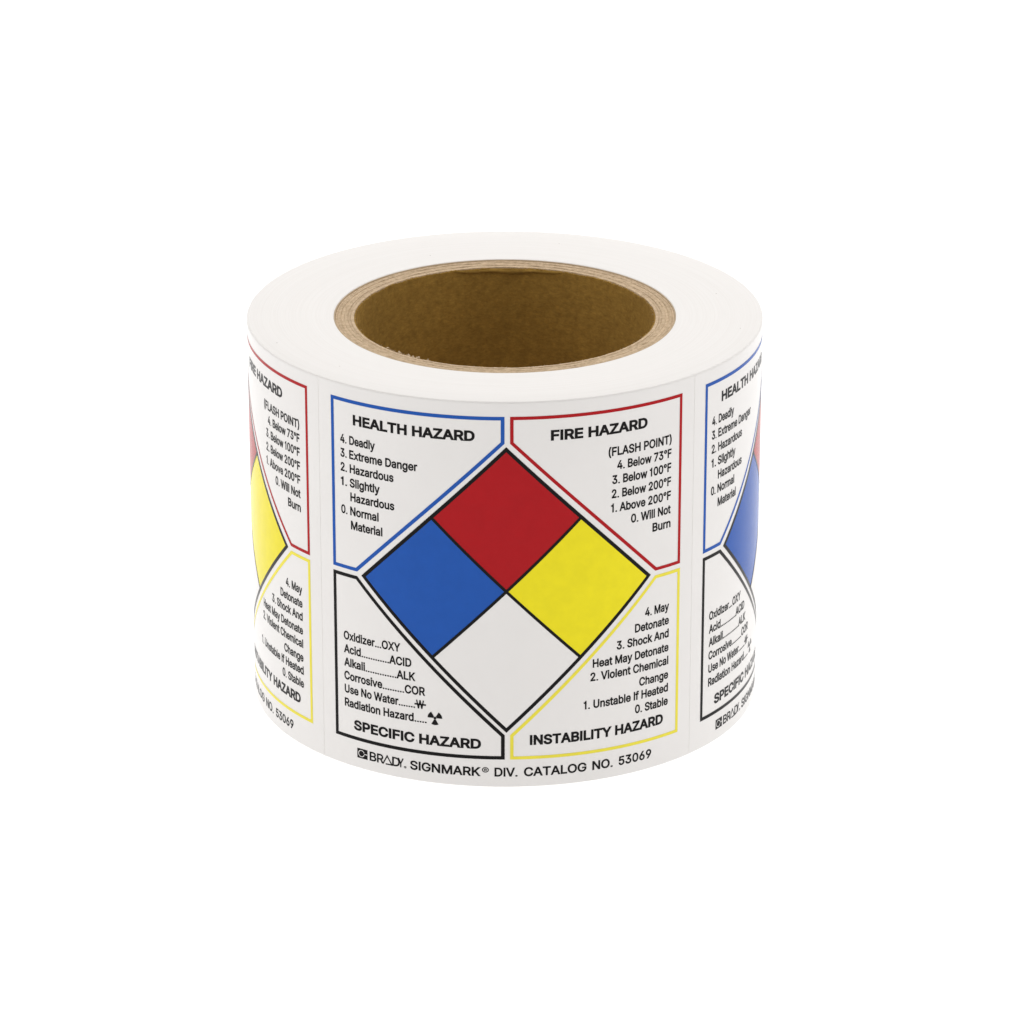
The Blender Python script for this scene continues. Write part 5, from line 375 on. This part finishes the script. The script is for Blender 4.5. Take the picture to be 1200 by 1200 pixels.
  '®': (455, '28 285 33 260 88 287 85 311 26 311 28 338 105 157 136 206 85 173 119 223 68 192 105 242 54 213 42 236 94 264 88 336 33 363 94 359 42 387 105 381 54 410 68 431 119 400 85 449 136 417 105 466 200 118 202 176 174 123 178 182 176 319 176 278 205 278 152 405 205 364 249 405 178 441 202 447 174 500 200 505 244 362 239 363 235 364 228 116 228 174 256 278 272 313 246 278 228 449 228 507 150 131 156 192 126 143 205 219 152 219 156 431 126 480 150 491 266 281 265 219 276 285 256 343 255 336 277 182 281 123 306 131 299 192 299 431 306 491 277 441 281 500 284 290 285 291 294 298 301 307 307 318 307 368 302 378 255 351 253 356 294 386 286 393 277 398 253 447 255 505 422 260 427 285 367 287 370 311 429 311 427 338 367 336 422 363 319 206 351 157 370 173 336 223 387 192 350 242 401 213 413 236 361 264 361 359 413 387 350 381 401 410 387 430 336 400 370 449 319 417 351 466 329 143 323 219 311 330 312 343 311 356 329 480 255 118 253 176 215 313 233 278 249 325 244 321 253 330 249 359 267 402 258 404 239 319 234 319 205 319', '0 1 2 2 3 0 4 0 3 5 4 3 6 7 8 7 9 8 10 8 9 9 11 10 12 10 11 13 12 11 11 14 13 1 13 14 2 1 14 5 3 15 16 5 15 15 17 16 18 16 17 17 19 18 20 18 19 21 20 19 19 22 21 23 21 22 22 24 23 24 25 23 26 27 28 29 28 27 30 31 32 33 30 34 33 34 35 36 37 38 37 39 38 40 35 41 42 41 35 43 44 26 27 26 44 45 46 47 42 35 34 39 37 48 48 49 39 28 29 50 29 51 50 52 50 51 6 52 51 7 6 51 53 31 54 31 30 54 25 24 55 56 25 55 57 56 55 55 36 57 36 38 57 58 59 60 60 46 58 59 58 45 58 46 45 46 61 62 63 64 65 65 66 63 67 68 69 70 69 68 46 60 71 72 73 46 73 74 46 74 75 46 76 77 78 79 78 77 77 80 79 80 81 79 82 79 81 69 70 83 84 83 70 85 86 87 88 87 86 86 89 88 89 90 88 91 88 90 90 92 91 93 94 95 96 93 95 95 97 96 98 96 97 97 99 98 99 100 98 101 98 100 100 85 101 85 87 101 91 92 102 92 103 102 104 102 103 103 105 104 105 106 104 107 104 106 106 108 107 109 107 108 110 109 108 66 65 111 111 94 66 94 93 66 60 59 112 46 75 113 61 46 113 113 114 61 114 115 61 78 61 115 76 78 115 109 110 67 110 116 67 68 67 116 44 43 117 118 44 117 117 64 118 64 63 118 47 119 120 59 45 47 121 122 46 123 121 46 46 62 123 79 82 124 82 125 124 40 124 125 125 126 40 35 40 126 83 84 48 49 48 84 122 127 46 128 119 46 127 128 46 119 47 46 72 46 71 30 33 54 60 112 71 59 47 120 31 53 32 34 30 129 120 119 32 119 128 129 129 32 119 129 30 32'),
 },
 'thin': {
  'B': (448, '139 84 139 213 42 0 42 500 235 416 237 500 139 416 233 294 139 294 240 84 243 0 273 86 249 295 243 213 262 211 263 298 262 414 272 498 281 2 316 8 297 92 282 408 303 492 326 271 326 250 330 251 330 270 345 258 366 255 352 262 348 264 360 266 373 276 392 49 408 69 324 113 330 126 419 92 425 116 333 142 427 141 426 167 331 154 420 190 328 166 410 210 398 228 322 177 383 243 346 18 313 101 371 32 314 187 305 195 293 203 279 208 276 303 287 309 296 316 304 325 309 335 385 289 395 303 312 346 402 320 407 339 313 358 408 360 406 385 311 374 400 409 389 431 305 388 374 451 296 399 354 468 331 482', '0 1 2 3 2 1 4 5 6 7 8 1 3 1 8 8 6 3 6 5 3 9 10 11 12 13 14 14 15 12 0 2 10 10 9 0 7 1 13 13 12 7 5 4 16 16 17 5 11 10 18 18 19 11 19 20 11 21 22 16 17 16 22 23 24 25 25 26 23 27 28 29 30 27 29 31 32 30 28 27 25 26 25 27 27 30 26 30 32 26 33 34 35 36 35 34 34 37 36 37 38 36 39 36 38 38 40 39 40 41 39 42 39 41 41 43 42 44 42 43 43 45 44 45 46 44 47 44 46 46 48 47 28 25 48 20 19 49 50 20 49 49 51 50 51 33 50 33 35 50 47 48 52 48 25 52 25 24 52 53 52 24 54 53 24 55 54 24 14 55 24 15 14 24 56 15 24 24 23 56 57 56 23 58 57 23 59 58 23 23 26 59 60 59 26 26 32 60 32 61 60 61 62 60 63 60 62 62 64 63 64 65 63 66 63 65 65 67 66 67 68 66 69 66 68 68 70 69 70 71 69 72 69 71 71 73 72 74 72 73 73 75 74 75 76 74 21 74 76 22 21 76 31 30 29'),
  'D': (494, '42 500 42 0 75 416 75 500 216 0 211 84 139 0 78 84 139 84 78 0 139 416 139 500 266 3 278 93 247 86 222 500 251 414 270 497 281 407 306 397 315 487 312 13 304 104 217 416 388 54 418 83 343 137 357 160 441 118 457 158 367 186 467 202 373 217 470 251 376 251 373 285 467 299 367 315 457 343 357 341 441 383 418 418 344 364 389 447 327 382 355 470 353 30 326 118', '0 1 2 2 3 0 4 5 6 7 6 8 6 7 9 1 9 7 2 1 7 2 7 10 2 10 11 3 2 11 12 13 14 15 16 17 18 19 20 13 12 21 21 22 13 17 16 18 18 20 17 12 14 4 5 4 14 16 15 23 11 23 15 24 25 26 27 26 25 25 28 27 28 29 27 30 27 29 29 31 30 32 30 31 31 33 32 33 34 32 34 33 35 33 36 35 37 35 36 36 38 37 39 37 38 38 40 39 40 41 39 42 39 41 41 43 42 44 42 43 45 44 43 22 21 46 47 22 46 46 24 47 24 26 47 44 45 19 20 19 45 23 11 10 7 8 10 6 5 8'),
  'R': (441, '78 182 42 0 139 0 78 266 42 500 139 416 251 415 232 500 228 416 139 182 270 412 285 407 305 491 270 498 308 242 335 202 361 217 382 236 306 290 313 300 398 258 318 311 410 283 321 325 417 311 323 340 419 340 417 369 321 356 410 397 318 369 398 422 313 381 382 445 270 184 233 182 337 0 304 191 332 201 270 271 252 267 285 276 297 282 306 391 361 464 297 400 335 480 139 266 232 182 198 242 229 266 449 0', '0 1 2 1 0 3 4 1 3 3 5 4 6 7 8 0 2 9 3 0 9 8 7 5 4 5 7 10 11 12 13 10 12 10 13 6 7 6 13 14 15 16 16 17 14 18 14 17 19 18 17 17 20 19 21 19 20 20 22 21 23 21 22 22 24 23 25 23 24 24 26 25 26 27 25 28 25 27 27 29 28 30 28 29 29 31 30 32 30 31 31 33 32 34 35 36 37 34 36 37 36 38 37 38 14 34 37 14 39 40 14 41 39 14 42 41 14 14 18 42 32 33 43 33 44 43 45 43 44 44 46 45 11 45 46 12 11 46 5 3 47 48 49 9 49 50 47 47 9 49 47 3 9 49 48 35 35 34 49 50 49 40 14 40 49 34 14 49 15 14 38 36 51 38'),
  'Y': (464, '213 256 223 275 203 341 232 293 195 212 183 203 -14 500 99 500 252 255 261 341 242 275 233 292 270 212 280 203 477 500 365 500 183 0 280 0', '0 1 2 1 3 2 4 0 5 0 2 5 6 5 2 7 6 2 8 9 10 11 10 9 12 13 8 9 8 13 13 14 9 14 15 9 5 16 17 17 13 5 4 5 13 13 12 4 12 8 4 0 4 8 8 10 0 1 0 10 10 11 1 3 1 11 11 9 3'),
  '®': (455, '28 285 33 260 88 287 85 311 26 311 28 338 105 157 136 206 85 173 119 223 68 192 105 242 54 213 42 236 94 264 88 336 33 363 94 359 42 387 105 381 54 410 68 431 119 400 85 449 136 417 105 466 200 118 202 176 174 123 178 182 176 319 176 278 205 278 152 405 205 364 249 405 178 441 202 447 174 500 200 505 244 362 239 363 235 364 228 116 228 174 256 278 272 313 246 278 228 449 228 507 150 131 156 192 126 143 205 219 152 219 156 431 126 480 150 491 266 281 265 219 276 285 256 343 255 336 277 182 281 123 306 131 299 192 299 431 306 491 277 441 281 500 284 290 285 291 294 298 301 307 307 318 307 368 302 378 255 351 253 356 294 386 286 393 277 398 253 447 255 505 422 260 427 285 367 287 370 311 429 311 427 338 367 336 422 363 319 206 351 157 370 173 336 223 387 192 350 242 401 213 413 236 361 264 361 359 413 387 350 381 401 410 387 430 336 400 370 449 319 417 351 466 329 143 323 219 311 330 312 343 311 356 329 480 255 118 253 176 215 313 233 278 249 325 244 321 253 330 249 359 267 402 258 404 239 319 234 319 205 319', '0 1 2 2 3 0 4 0 3 5 4 3 6 7 8 7 9 8 10 8 9 9 11 10 12 10 11 13 12 11 11 14 13 1 13 14 2 1 14 5 3 15 16 5 15 15 17 16 18 16 17 17 19 18 20 18 19 21 20 19 19 22 21 23 21 22 22 24 23 24 25 23 26 27 28 29 28 27 30 31 32 33 30 34 33 34 35 36 37 38 37 39 38 40 35 41 42 41 35 43 44 26 27 26 44 45 46 47 42 35 34 39 37 48 48 49 39 28 29 50 29 51 50 52 50 51 6 52 51 7 6 51 53 31 54 31 30 54 25 24 55 56 25 55 57 56 55 55 36 57 36 38 57 58 59 60 60 46 58 59 58 45 58 46 45 46 61 62 63 64 65 65 66 63 67 68 69 70 69 68 46 60 71 72 73 46 73 74 46 74 75 46 76 77 78 79 78 77 77 80 79 80 81 79 82 79 81 69 70 83 84 83 70 85 86 87 88 87 86 86 89 88 89 90 88 91 88 90 90 92 91 93 94 95 96 93 95 95 97 96 98 96 97 97 99 98 99 100 98 101 98 100 100 85 101 85 87 101 91 92 102 92 103 102 104 102 103 103 105 104 105 106 104 107 104 106 106 108 107 109 107 108 110 109 108 66 65 111 111 94 66 94 93 66 60 59 112 46 75 113 61 46 113 113 114 61 114 115 61 78 61 115 76 78 115 109 110 67 110 116 67 68 67 116 44 43 117 118 44 117 117 64 118 64 63 118 47 119 120 59 45 47 121 122 46 123 121 46 46 62 123 79 82 124 82 125 124 40 124 125 125 126 40 35 40 126 83 84 48 49 48 84 122 127 46 128 119 46 127 128 46 119 47 46 72 46 71 30 33 54 60 112 71 59 47 120 31 53 32 34 30 129 120 119 32 119 128 129 129 32 119 129 30 32'),
 },
}
def unpack(gs):
    o = {}
    for ch, (adv, v, t) in gs.items():
        v = list(map(int, v.split())); t = list(map(int, t.split()))
        o[ch] = (adv, list(zip(v[::2], v[1::2])), t)
    return o
GLYPHS = {k: unpack(g) for k, g in LETTERFORMS.items()}

# ------------------------------------------------------------------ table the roll stands on: one curved sheet, backlit to drown the contact shadow
def sweep():
    prof = [(-2.4, 0.0), (0.9, 0.0)]
    for k in range(1, 13):
        a = math.radians(90*k/12); prof.append((0.9+0.5*math.sin(a), 0.5*(1-math.cos(a))))
    prof.append((1.4, 1.6))
    vs = []; fs = []
    for x in (-1.8, 1.8):
        vs += [(x, y, z) for y, z in prof]
    n = len(prof)
    for i in range(n-1): fs.append((i, n+i, n+i+1, i+1))
    o = obj('table_surface', vs, fs, m_sweep)
    o['kind'] = 'structure'
    return o
sweep()

# ------------------------------------------------------------------ the roll
roll = bpy.data.objects.new('label_roll', None); C.objects.link(roll); roll.location = (0, 0, 0.00004)
roll.empty_display_size = 0.02
roll['label'] = 'wide roll of white hazard rating labels on a brown cardboard core, standing on end'
roll['category'] = 'label roll'

H = 1.564; RO = 0.6624; RI = 0.579
LT = 0.0006                                  # label thickness; labels end at r = 1
rb = 1 - LT
lathe('wound_web', [(RO+0.0016, 0.0), (rb-0.003, 0.0), (rb, 0.003), (rb, H-0.004), (rb-0.0025, H-0.0008), (rb-0.006, H),
                    (0.90, H-0.0010), (0.80, H-0.0036), (0.72, H-0.0062), (RO+0.004, H-0.0085), (RO+0.0016, H-0.0102)], m_edge, roll, 512)

# the core: a kraft lining and chipboard plies, each ply ring a piece of its own
def wob(seed, amp, fr=40, fine=0.4):
    rs = np.random.RandomState(seed); ph = rs.rand(12)*6.28; f = rs.randint(3, fr, 12); am = rs.rand(12)*amp/3.0
    nz = rs.randn(4096)*amp*fine
    def g(a):
        return sum(am[i]*math.sin(f[i]*a+ph[i]) for i in range(12)) + nz[int(a/6.2832*720) % 4096]
    return g
w1, w2 = wob(3, 0.0016), wob(4, 0.0026)
HK = H - 0.0075                               # the core sits a little below the outer rim
core = lathe('cardboard_core', [(RI, 0.004), (RI+0.006, 0.004), (RI+0.006, HK-0.012), (RI+0.0008, HK-0.0125),
             (RI, HK-0.018), (RI, HK-0.06), (RI, HK-0.2), (RI, HK*0.5), (RI, 0.3)], m_kraft, roll, 720,
             jitter=lambda a, i: (w1(a)*0.8 if i in (3, 4) else 0.0, w2(a) if i in (2, 3) else 0.0))
edges = [0.0062, 0.0185, 0.031, 0.0445, 0.058, 0.0715, 0.0795]
dz = [-0.0080, -0.0095, -0.0078, -0.0084, -0.0066, -0.0062]
for k in range(6):
    a0, a1 = RI+edges[k], RI+edges[k+1]-0.0002
    z = HK + dz[k]; wa, wb = wob(10+k, 0.0005), wob(30+k, 0.0009)
    lathe('ply', [(a0, 0.006), (a1, 0.006), (a1, z-0.001), (a1-0.0015, z), ((a0+a1)/2, z+0.0006), (a0+0.0012, z), (a0, z-0.0012)],
          m_ply[(0, 1, 2, 0, 1, 0)[k]], core, 720,
          jitter=lambda a, i, wa=wa, wb=wb: (wa(a)*0.25, wb(a)) if i in (3, 4, 5) else (0.0, 0.0))
lathe('outer_wrap', [(RI+0.0797, 0.003), (RO+0.0012, 0.003), (RO+0.0012, HK-0.0035), (RI+0.0797, HK-0.0035)], m_glue, core, 512)
# the lining has torn and curls a little inwards at the back
tv, tf = [], []; NT = 90
for k in range(NT+1):
    t = k/NT; a = math.pi - 0.42 + 0.80*t
    env = math.sin(math.pi*t)**0.6
    d = env*(0.016 + 0.004*math.sin(17*t) + random.uniform(-0.0015, 0.0015))
    for f_ in (0.0, 0.45, 1.0):
        rr = RI + 0.0015 - env*0.010*f_**0.8; zz = HK - 0.0128 - d*f_ 
        tv.append((rr*R0*math.sin(a), -rr*R0*math.cos(a), zz*R0))
    for f_ in (1.0, 0.45, 0.0):
        rr = RI + 0.0040 - env*0.010*f_**0.8; zz = HK - 0.0122 - d*f_
        tv.append((rr*R0*math.sin(a), -rr*R0*math.cos(a), zz*R0))
for k in range(NT):
    for e in range(6):
        e2 = (e+1) % 6; tf.append((k*6+e, k*6+e2, (k+1)*6+e2, (k+1)*6+e))
obj('torn_lining', tv, tf, m_kraft, core)
# loose fibres standing off the cut edge of the core
fv, ff = [], []
for k in range(150):
    a = random.choice([random.uniform(0, 6.283), random.gauss(-0.75, 0.12), random.uniform(0, 6.283)])
    r = RI + random.uniform(-0.001, 0.006); z = HK-0.0115
    L = random.uniform(0.004, 0.013); da = random.gauss(0, 0.012); wd = random.uniform(0.0005, 0.0010)
    p = [(a, r, z), (a+da*0.5, r-L*0.35, z+random.uniform(0.001, 0.004)), (a+da, r-L*0.7, z+random.uniform(-0.004, 0.004))]
    n0 = len(fv)
    for q, (aa, rr, zz) in enumerate(p):
        ww = wd*(1-0.4*q)
        for s1, s2 in ((-1, 0), (1, 0), (0, 1)):
            b = aa + s1*ww/RI
            fv.append((rr*R0*math.sin(b), -rr*R0*math.cos(b), (zz+s2*ww*1.4)*R0))
    for q in range(2):
        for e in range(3):
            e2 = (e+1) % 3; ff.append((n0+q*3+e, n0+q*3+e2, n0+q*3+3+e2, n0+q*3+3+e))
# ragged scraps of board still clinging to the cut, front left
for k in range(10):
    a = random.gauss(-0.72, 0.07); r = RI+random.uniform(-0.004, 0.008); z = HK-0.010; q = random.uniform(0.004, 0.009)
    n0 = len(fv)
    for e in range(5):
        t = 6.2832*e/5; fv.append(((r+q*random.uniform(0.5, 1)*math.cos(t))*R0*math.sin(a+q*math.sin(t)*1.4), -(r+q*math.cos(t)*0.7)*R0*math.cos(a+q*math.sin(t)*1.4), (z+random.uniform(-0.002, 0.005))*R0))
    fv.append((r*R0*math.sin(a), -r*R0*math.cos(a), (z+0.008)*R0))
    for e in range(5): ff.append((n0+e, n0+(e+1) % 5, n0+5))
fo = obj('frayed_fibres', fv, ff, m_ply[0], core); fo['kind'] = 'stuff'

# a few specks of paper dust lying on the cut edges
dv, df = [], []
for cx, cy, rr in ((-0.868, -0.352, 0.0036), (-0.30, 0.70, 0.0034), (0.83, 0.22, 0.0030), (0.905, -0.19, 0.0036), (0.22, 0.84, 0.0022), (-0.62, -0.61, 0.0020)):
    n0 = len(dv); kk = 7
    for k in range(kk):
        a = 6.2832*k/kk; q = rr*random.uniform(0.6, 1.2)
        dv.append(((cx+q*math.cos(a)*1.5)*R0, (cy+q*math.sin(a))*R0, (H-0.0020-0.03*max(0, 0.9-math.hypot(cx, cy)))*R0))
    dv.append((cx*R0, cy*R0, (H+0.0010-0.03*max(0, 0.9-math.hypot(cx, cy)))*R0))
    for k in range(kk): df.append((n0+k, n0+(k+1) % kk, n0+kk))
do = obj('paper_dust', dv, df, m_dust, roll); do['kind'] = 'stuff'

# ------------------------------------------------------------------ one label with its print
PITCH = 1.55925
UC = 0.0087                                   # middle of the label
W = 0.0142
def make_label():
    hw = PITCH/2 - 0.0015; v0, v1 = 0.004, H-0.006
    us = [UC-hw + 2*hw*k/144 for k in range(145)]
    vs, fs = [], []
    rc = 0.007                                  # rounded corners of the die-cut label
    def vlim(u):
        d = min(u-(UC-hw), (UC+hw)-u)
        c = 0 if d >= rc else rc-math.sqrt(max(0, rc*rc-(rc-d)**2))
        return v0+c, v1-c
    extra = sorted(us + [UC-hw+rc*x for x in (0.05, 0.15, 0.3, 0.6)] + [UC+hw-rc*x for x in (0.05, 0.15, 0.3, 0.6)])
    for u in extra:
        a, b = vlim(u)
        e = 0.0006
        vs += [wrap(u, a, rb+0.0002), wrap(u, a, 1-e*0.6), wrap(u, a+e, 1.0), wrap(u, b-e, 1.0), wrap(u, b, 1-e*0.6), wrap(u, b, rb+0.0002)]
    for k in range(len(extra)-1):
        for i in range(5):
            fs.append((k*6+i, (k+1)*6+i, (k+1)*6+i+1, k*6+i+1))
    n = len(extra)-1
    fs.append(tuple(range(5, -1, -1))); fs.append(tuple(n*6+i for i in range(6)))
    lab = obj('label', vs, fs, m_paper, roll); lab.data.set_sharp_from_angle(angle=0.5)
    r1, r2, r3 = 1.0006, 1.0009, 1.0012
    L_, R_, ML, MR = -0.7069, 0.7243, -0.0014, 0.0190
    T, B, m1, m2, t1, b1 = 1.5062, 0.1170, 0.8194, 0.8006, 1.4000, 0.2185
    bV, rV = -0.5910, 0.6023
    for nm, P, m, lb in (
            ('health', [(L_, T), (ML, T), (ML, t1), (bV, m1), (L_, m1)], m_blue, 'blue line frame round the health hazard panel'),
            ('fire', [(MR, T), (R_, T), (R_, m1), (rV, m1), (MR, t1)], m_redline, 'red line frame round the fire hazard panel'),
            ('specific', [(L_, m2), (bV, m2), (ML, b1), (ML, B), (L_, B)], m_black, 'black line frame round the specific hazard panel'),
            ('instability', [(R_, m2), (rV, m2), (MR, b1), (MR, B), (R_, B)], m_yellow_line, 'yellow line frame round the instability hazard panel')):
        p = Print(r1); p.stroke(P, W if nm in ('health', 'specific') else 0.0130, inset=True); p.build('panel_frame', m, lab, lb)
    cu, cv = 0.0049, 0.8078; h = 0.5690; hu = 0.5668
    for P, m, lb in (
            ([(0, 0), (-.5, .5), (0, 1), (.5, .5)], m_red, 'red square at the top of the diamond'),
            ([(0, 0), (-.5, .5), (-1, 0), (-.5, -.5)], m_blue, 'blue square at the left of the diamond'),
            ([(0, 0), (.5, .5), (1, 0), (.5, -.5)], m_yellow, 'yellow square at the right of the diamond'),
            ([(0, 0), (-.5, -.5), (0, -1), (.5, -.5)], m_paper, 'blank white square at the bottom of the diamond')):
        p = Print(r1); p.poly([(cu+a*hu, cv+b*h) for a, b in P]); p.build('rating_square', m, lab, lb)
    p = Print(r2)
    p.stroke([(cu-hu, cv), (cu, cv+h), (cu+hu, cv), (cu, cv-h)], W)
    p.build('diamond_outline', m_black, lab)
    p = Print(r3); w2_ = W*0.82
    p.stroke([(cu-hu/2, cv+h/2), (cu+hu/2, cv-h/2)], w2_, closed=False)
    p.build('diamond_cross_line', m_black, lab)
    p = Print(r3+0.0002)
    p.stroke([(cu-hu/2, cv-h/2), (cu+hu/2, cv+h/2)], w2_, closed=False)
    p.build('diamond_cross_line', m_black, lab)

    HB, HCAP = 'bold', 0.0418
    for t, a, b, v in (('HEALTH HAZARD', -0.6016, -0.1115, 1.4075), ('FIRE HAZARD', 0.1703, 0.5590, 1.4065),
                       ('SPECIFIC HAZARD', -0.6166, -0.0912, 0.1592), ('INSTABILITY HAZARD', 0.0937, 0.6486, 0.1752)):
        p = Print(r1); p.text('bold', t, a, b, v, HCAP, 3); p.build('heading_text', m_black, lab)
    cap = 0.0355
    p = Print(r1)                              # left column, health
    b0, st = 1.3262, 0.05675
    for k, (num, txt, x0, x1) in enumerate((('4.', 'Deadly', -.6196, -.5045), ('3.', 'Extreme Danger', -.6206, -.3309), ('2.', 'Hazardous', -.6193, -.4273),
                                ('1.', 'Slightly', -.6200, -.4855), ('', 'Hazardous', -.6180, -.4253), ('0.', 'Normal', -.6196, -.4919), ('', 'Material', -.6170, -.4765))):
        v = b0-k*st
        if num: p.text('list', num, -.6625, -.6325, v, cap)
        p.text('list', txt, x0, x1, v, cap, 1)
    p.build('list_text', m_black, lab)
    p = Print(r1)                              # right column, fire
    for k, (txt, x0) in enumerate((('(FLASH POINT)', .3945), ('4. Below 73°F', .4304), ('3. Below 100°F', .4103), ('2. Below 200°F', .4089),
                                   ('1. Above 200°F', .4069), ('0. Will Not', .4909), ('Burn', .5869))):
        p.text('list', txt, x0, .6728, 1.3195-0.0006-k*0.0564, cap, 1)
    p.build('list_text', m_black, lab)
    p = Print(r1)                              # specific hazards
    for k, (txt, x1) in enumerate((('Oxidizer...OXY', -.4059), ('Acid............ACID', -.3614), ('Alkali.............ALK', -.3454), ('Corrosive.........COR', -.3069))):
        p.text('list', txt, -.6597, x1, 0.5265-k*0.0554, cap, 1)
    v = 0.5265-4*0.0554
    p.text('list', 'Use No Water.......', -.6590, -.3475, v, cap, 1)
    p.text('list', 'W', -.3440, -.3115, v, cap)
    p.poly([(-.3505, v+.0145), (-.3040, v+.0145), (-.3040, v+.0210), (-.3505, v+.0210)])
    v = 0.2480
    p.text('list', 'Radiation Hazard.....', -.6594, -.3015, v, cap, 1)
    p.build('list_text', m_black, lab)
    p = Print(r1); cu2, cv2 = -.2690, .2735    # radiation trefoil
    for a in (30, 150, 270): p.disc(cu2, cv2, 0.0068, 0.0290, a-30, a+30, 6)
    p.disc(cu2, cv2, 0.0, 0.0060, 0, 360, 12)
    p.build('radiation_symbol', m_black, lab)
    p = Print(r1)                              # instability
    vs_ = [.6412, .5840, .5297, .4718, .4170, .3583, .3040, .2482]
    for txt, x0, v in zip(('4. May', 'Detonate', '3. Shock And', 'Heat May Detonate', '2. Violent Chemical', 'Change', '1. Unstable If Heated', '0. Stable'),
                          (.5581, .5133, .4351, .3372, .3281, .5349, .3020, .5174), vs_):
        p.text('list', txt, x0, .6715, v, cap, 1)
    p.build('list_text', m_black, lab)
    p = Print(r1); bl, cc = 0.0455, 0.0375     # maker's line under the panels
    p.text('book', 'SIGNMARK', -.3710, -.0927, bl, cc, -6)
    p.glyph_box('book', '®', -.0880, -.0620, bl+.0160, bl+.0385)
    p.text('book', 'DIV.', -.0405, .0478, bl, cc, -6)
    p.text('book', 'CATALOG', .0713, .3150, bl, cc, -6)
    p.text('book', 'NO.', .3384, .4233, bl, cc, -6)
    p.text('book', '53069', .4480, .5941, bl, cc, -6)
    p.build('catalog_text', m_black, lab)
    p = Print(r1); q0, q1 = 0.0462, 0.0845
    def let(ch, a, b): p.glyph_box('thin', ch, a, b, q0, q1)
    let('B', -.5452, -.5150); let('R', -.5120, -.4820)
    p.stroke([(-.4855, q0+.0010), (-.4670, q1-.0020), (-.4470, q0+.0020), (-.4740, q0+.0020)], 0.0052, closed=False)
    let('D', -.4460, -.4130); let('Y', -.4225, -.3965)
    p.glyph_box('thin', '®', -.3965, -.3855, q0-.001, q0+.0085)
    p.build('maker_name', m_black, lab)
    p = Print(r1); p.poly([(-.6020, .0455), (-.5545, .0455), (-.5545, .0860), (-.6020, .0860)])
    lg = p.build('maker_logo', m_black, lab)
    return lab

def logo_ring(lab):
    p = Print(1.0009); cu3, cv3 = -.5825, .0658
    p.disc(cu3, cv3, .0118, .0146, 18, 342, 20)
    p.poly([(cu3+.0125, cv3-.0014), (-.5545, cv3-.0014), (-.5545, cv3+.0014), (cu3+.0125, cv3+.0014)])
    return p.build('logo_ring', m_paper, lab)

lab = make_label(); logo_ring(lab)
kids = [o for o in C.objects if o.parent is lab]
lab['label'] = 'label facing the camera, printed with the whole four coloured diamond'
for sgn, txt in ((-1, 'label curving away at the left side of the roll'), (1, 'label curving away at the right side of the roll')):
    c = lab.copy(); C.objects.link(c); c['label'] = txt; c.rotation_euler.z = sgn*PITCH
    for k in kids:
        d = k.copy(); C.objects.link(d); d.parent = c
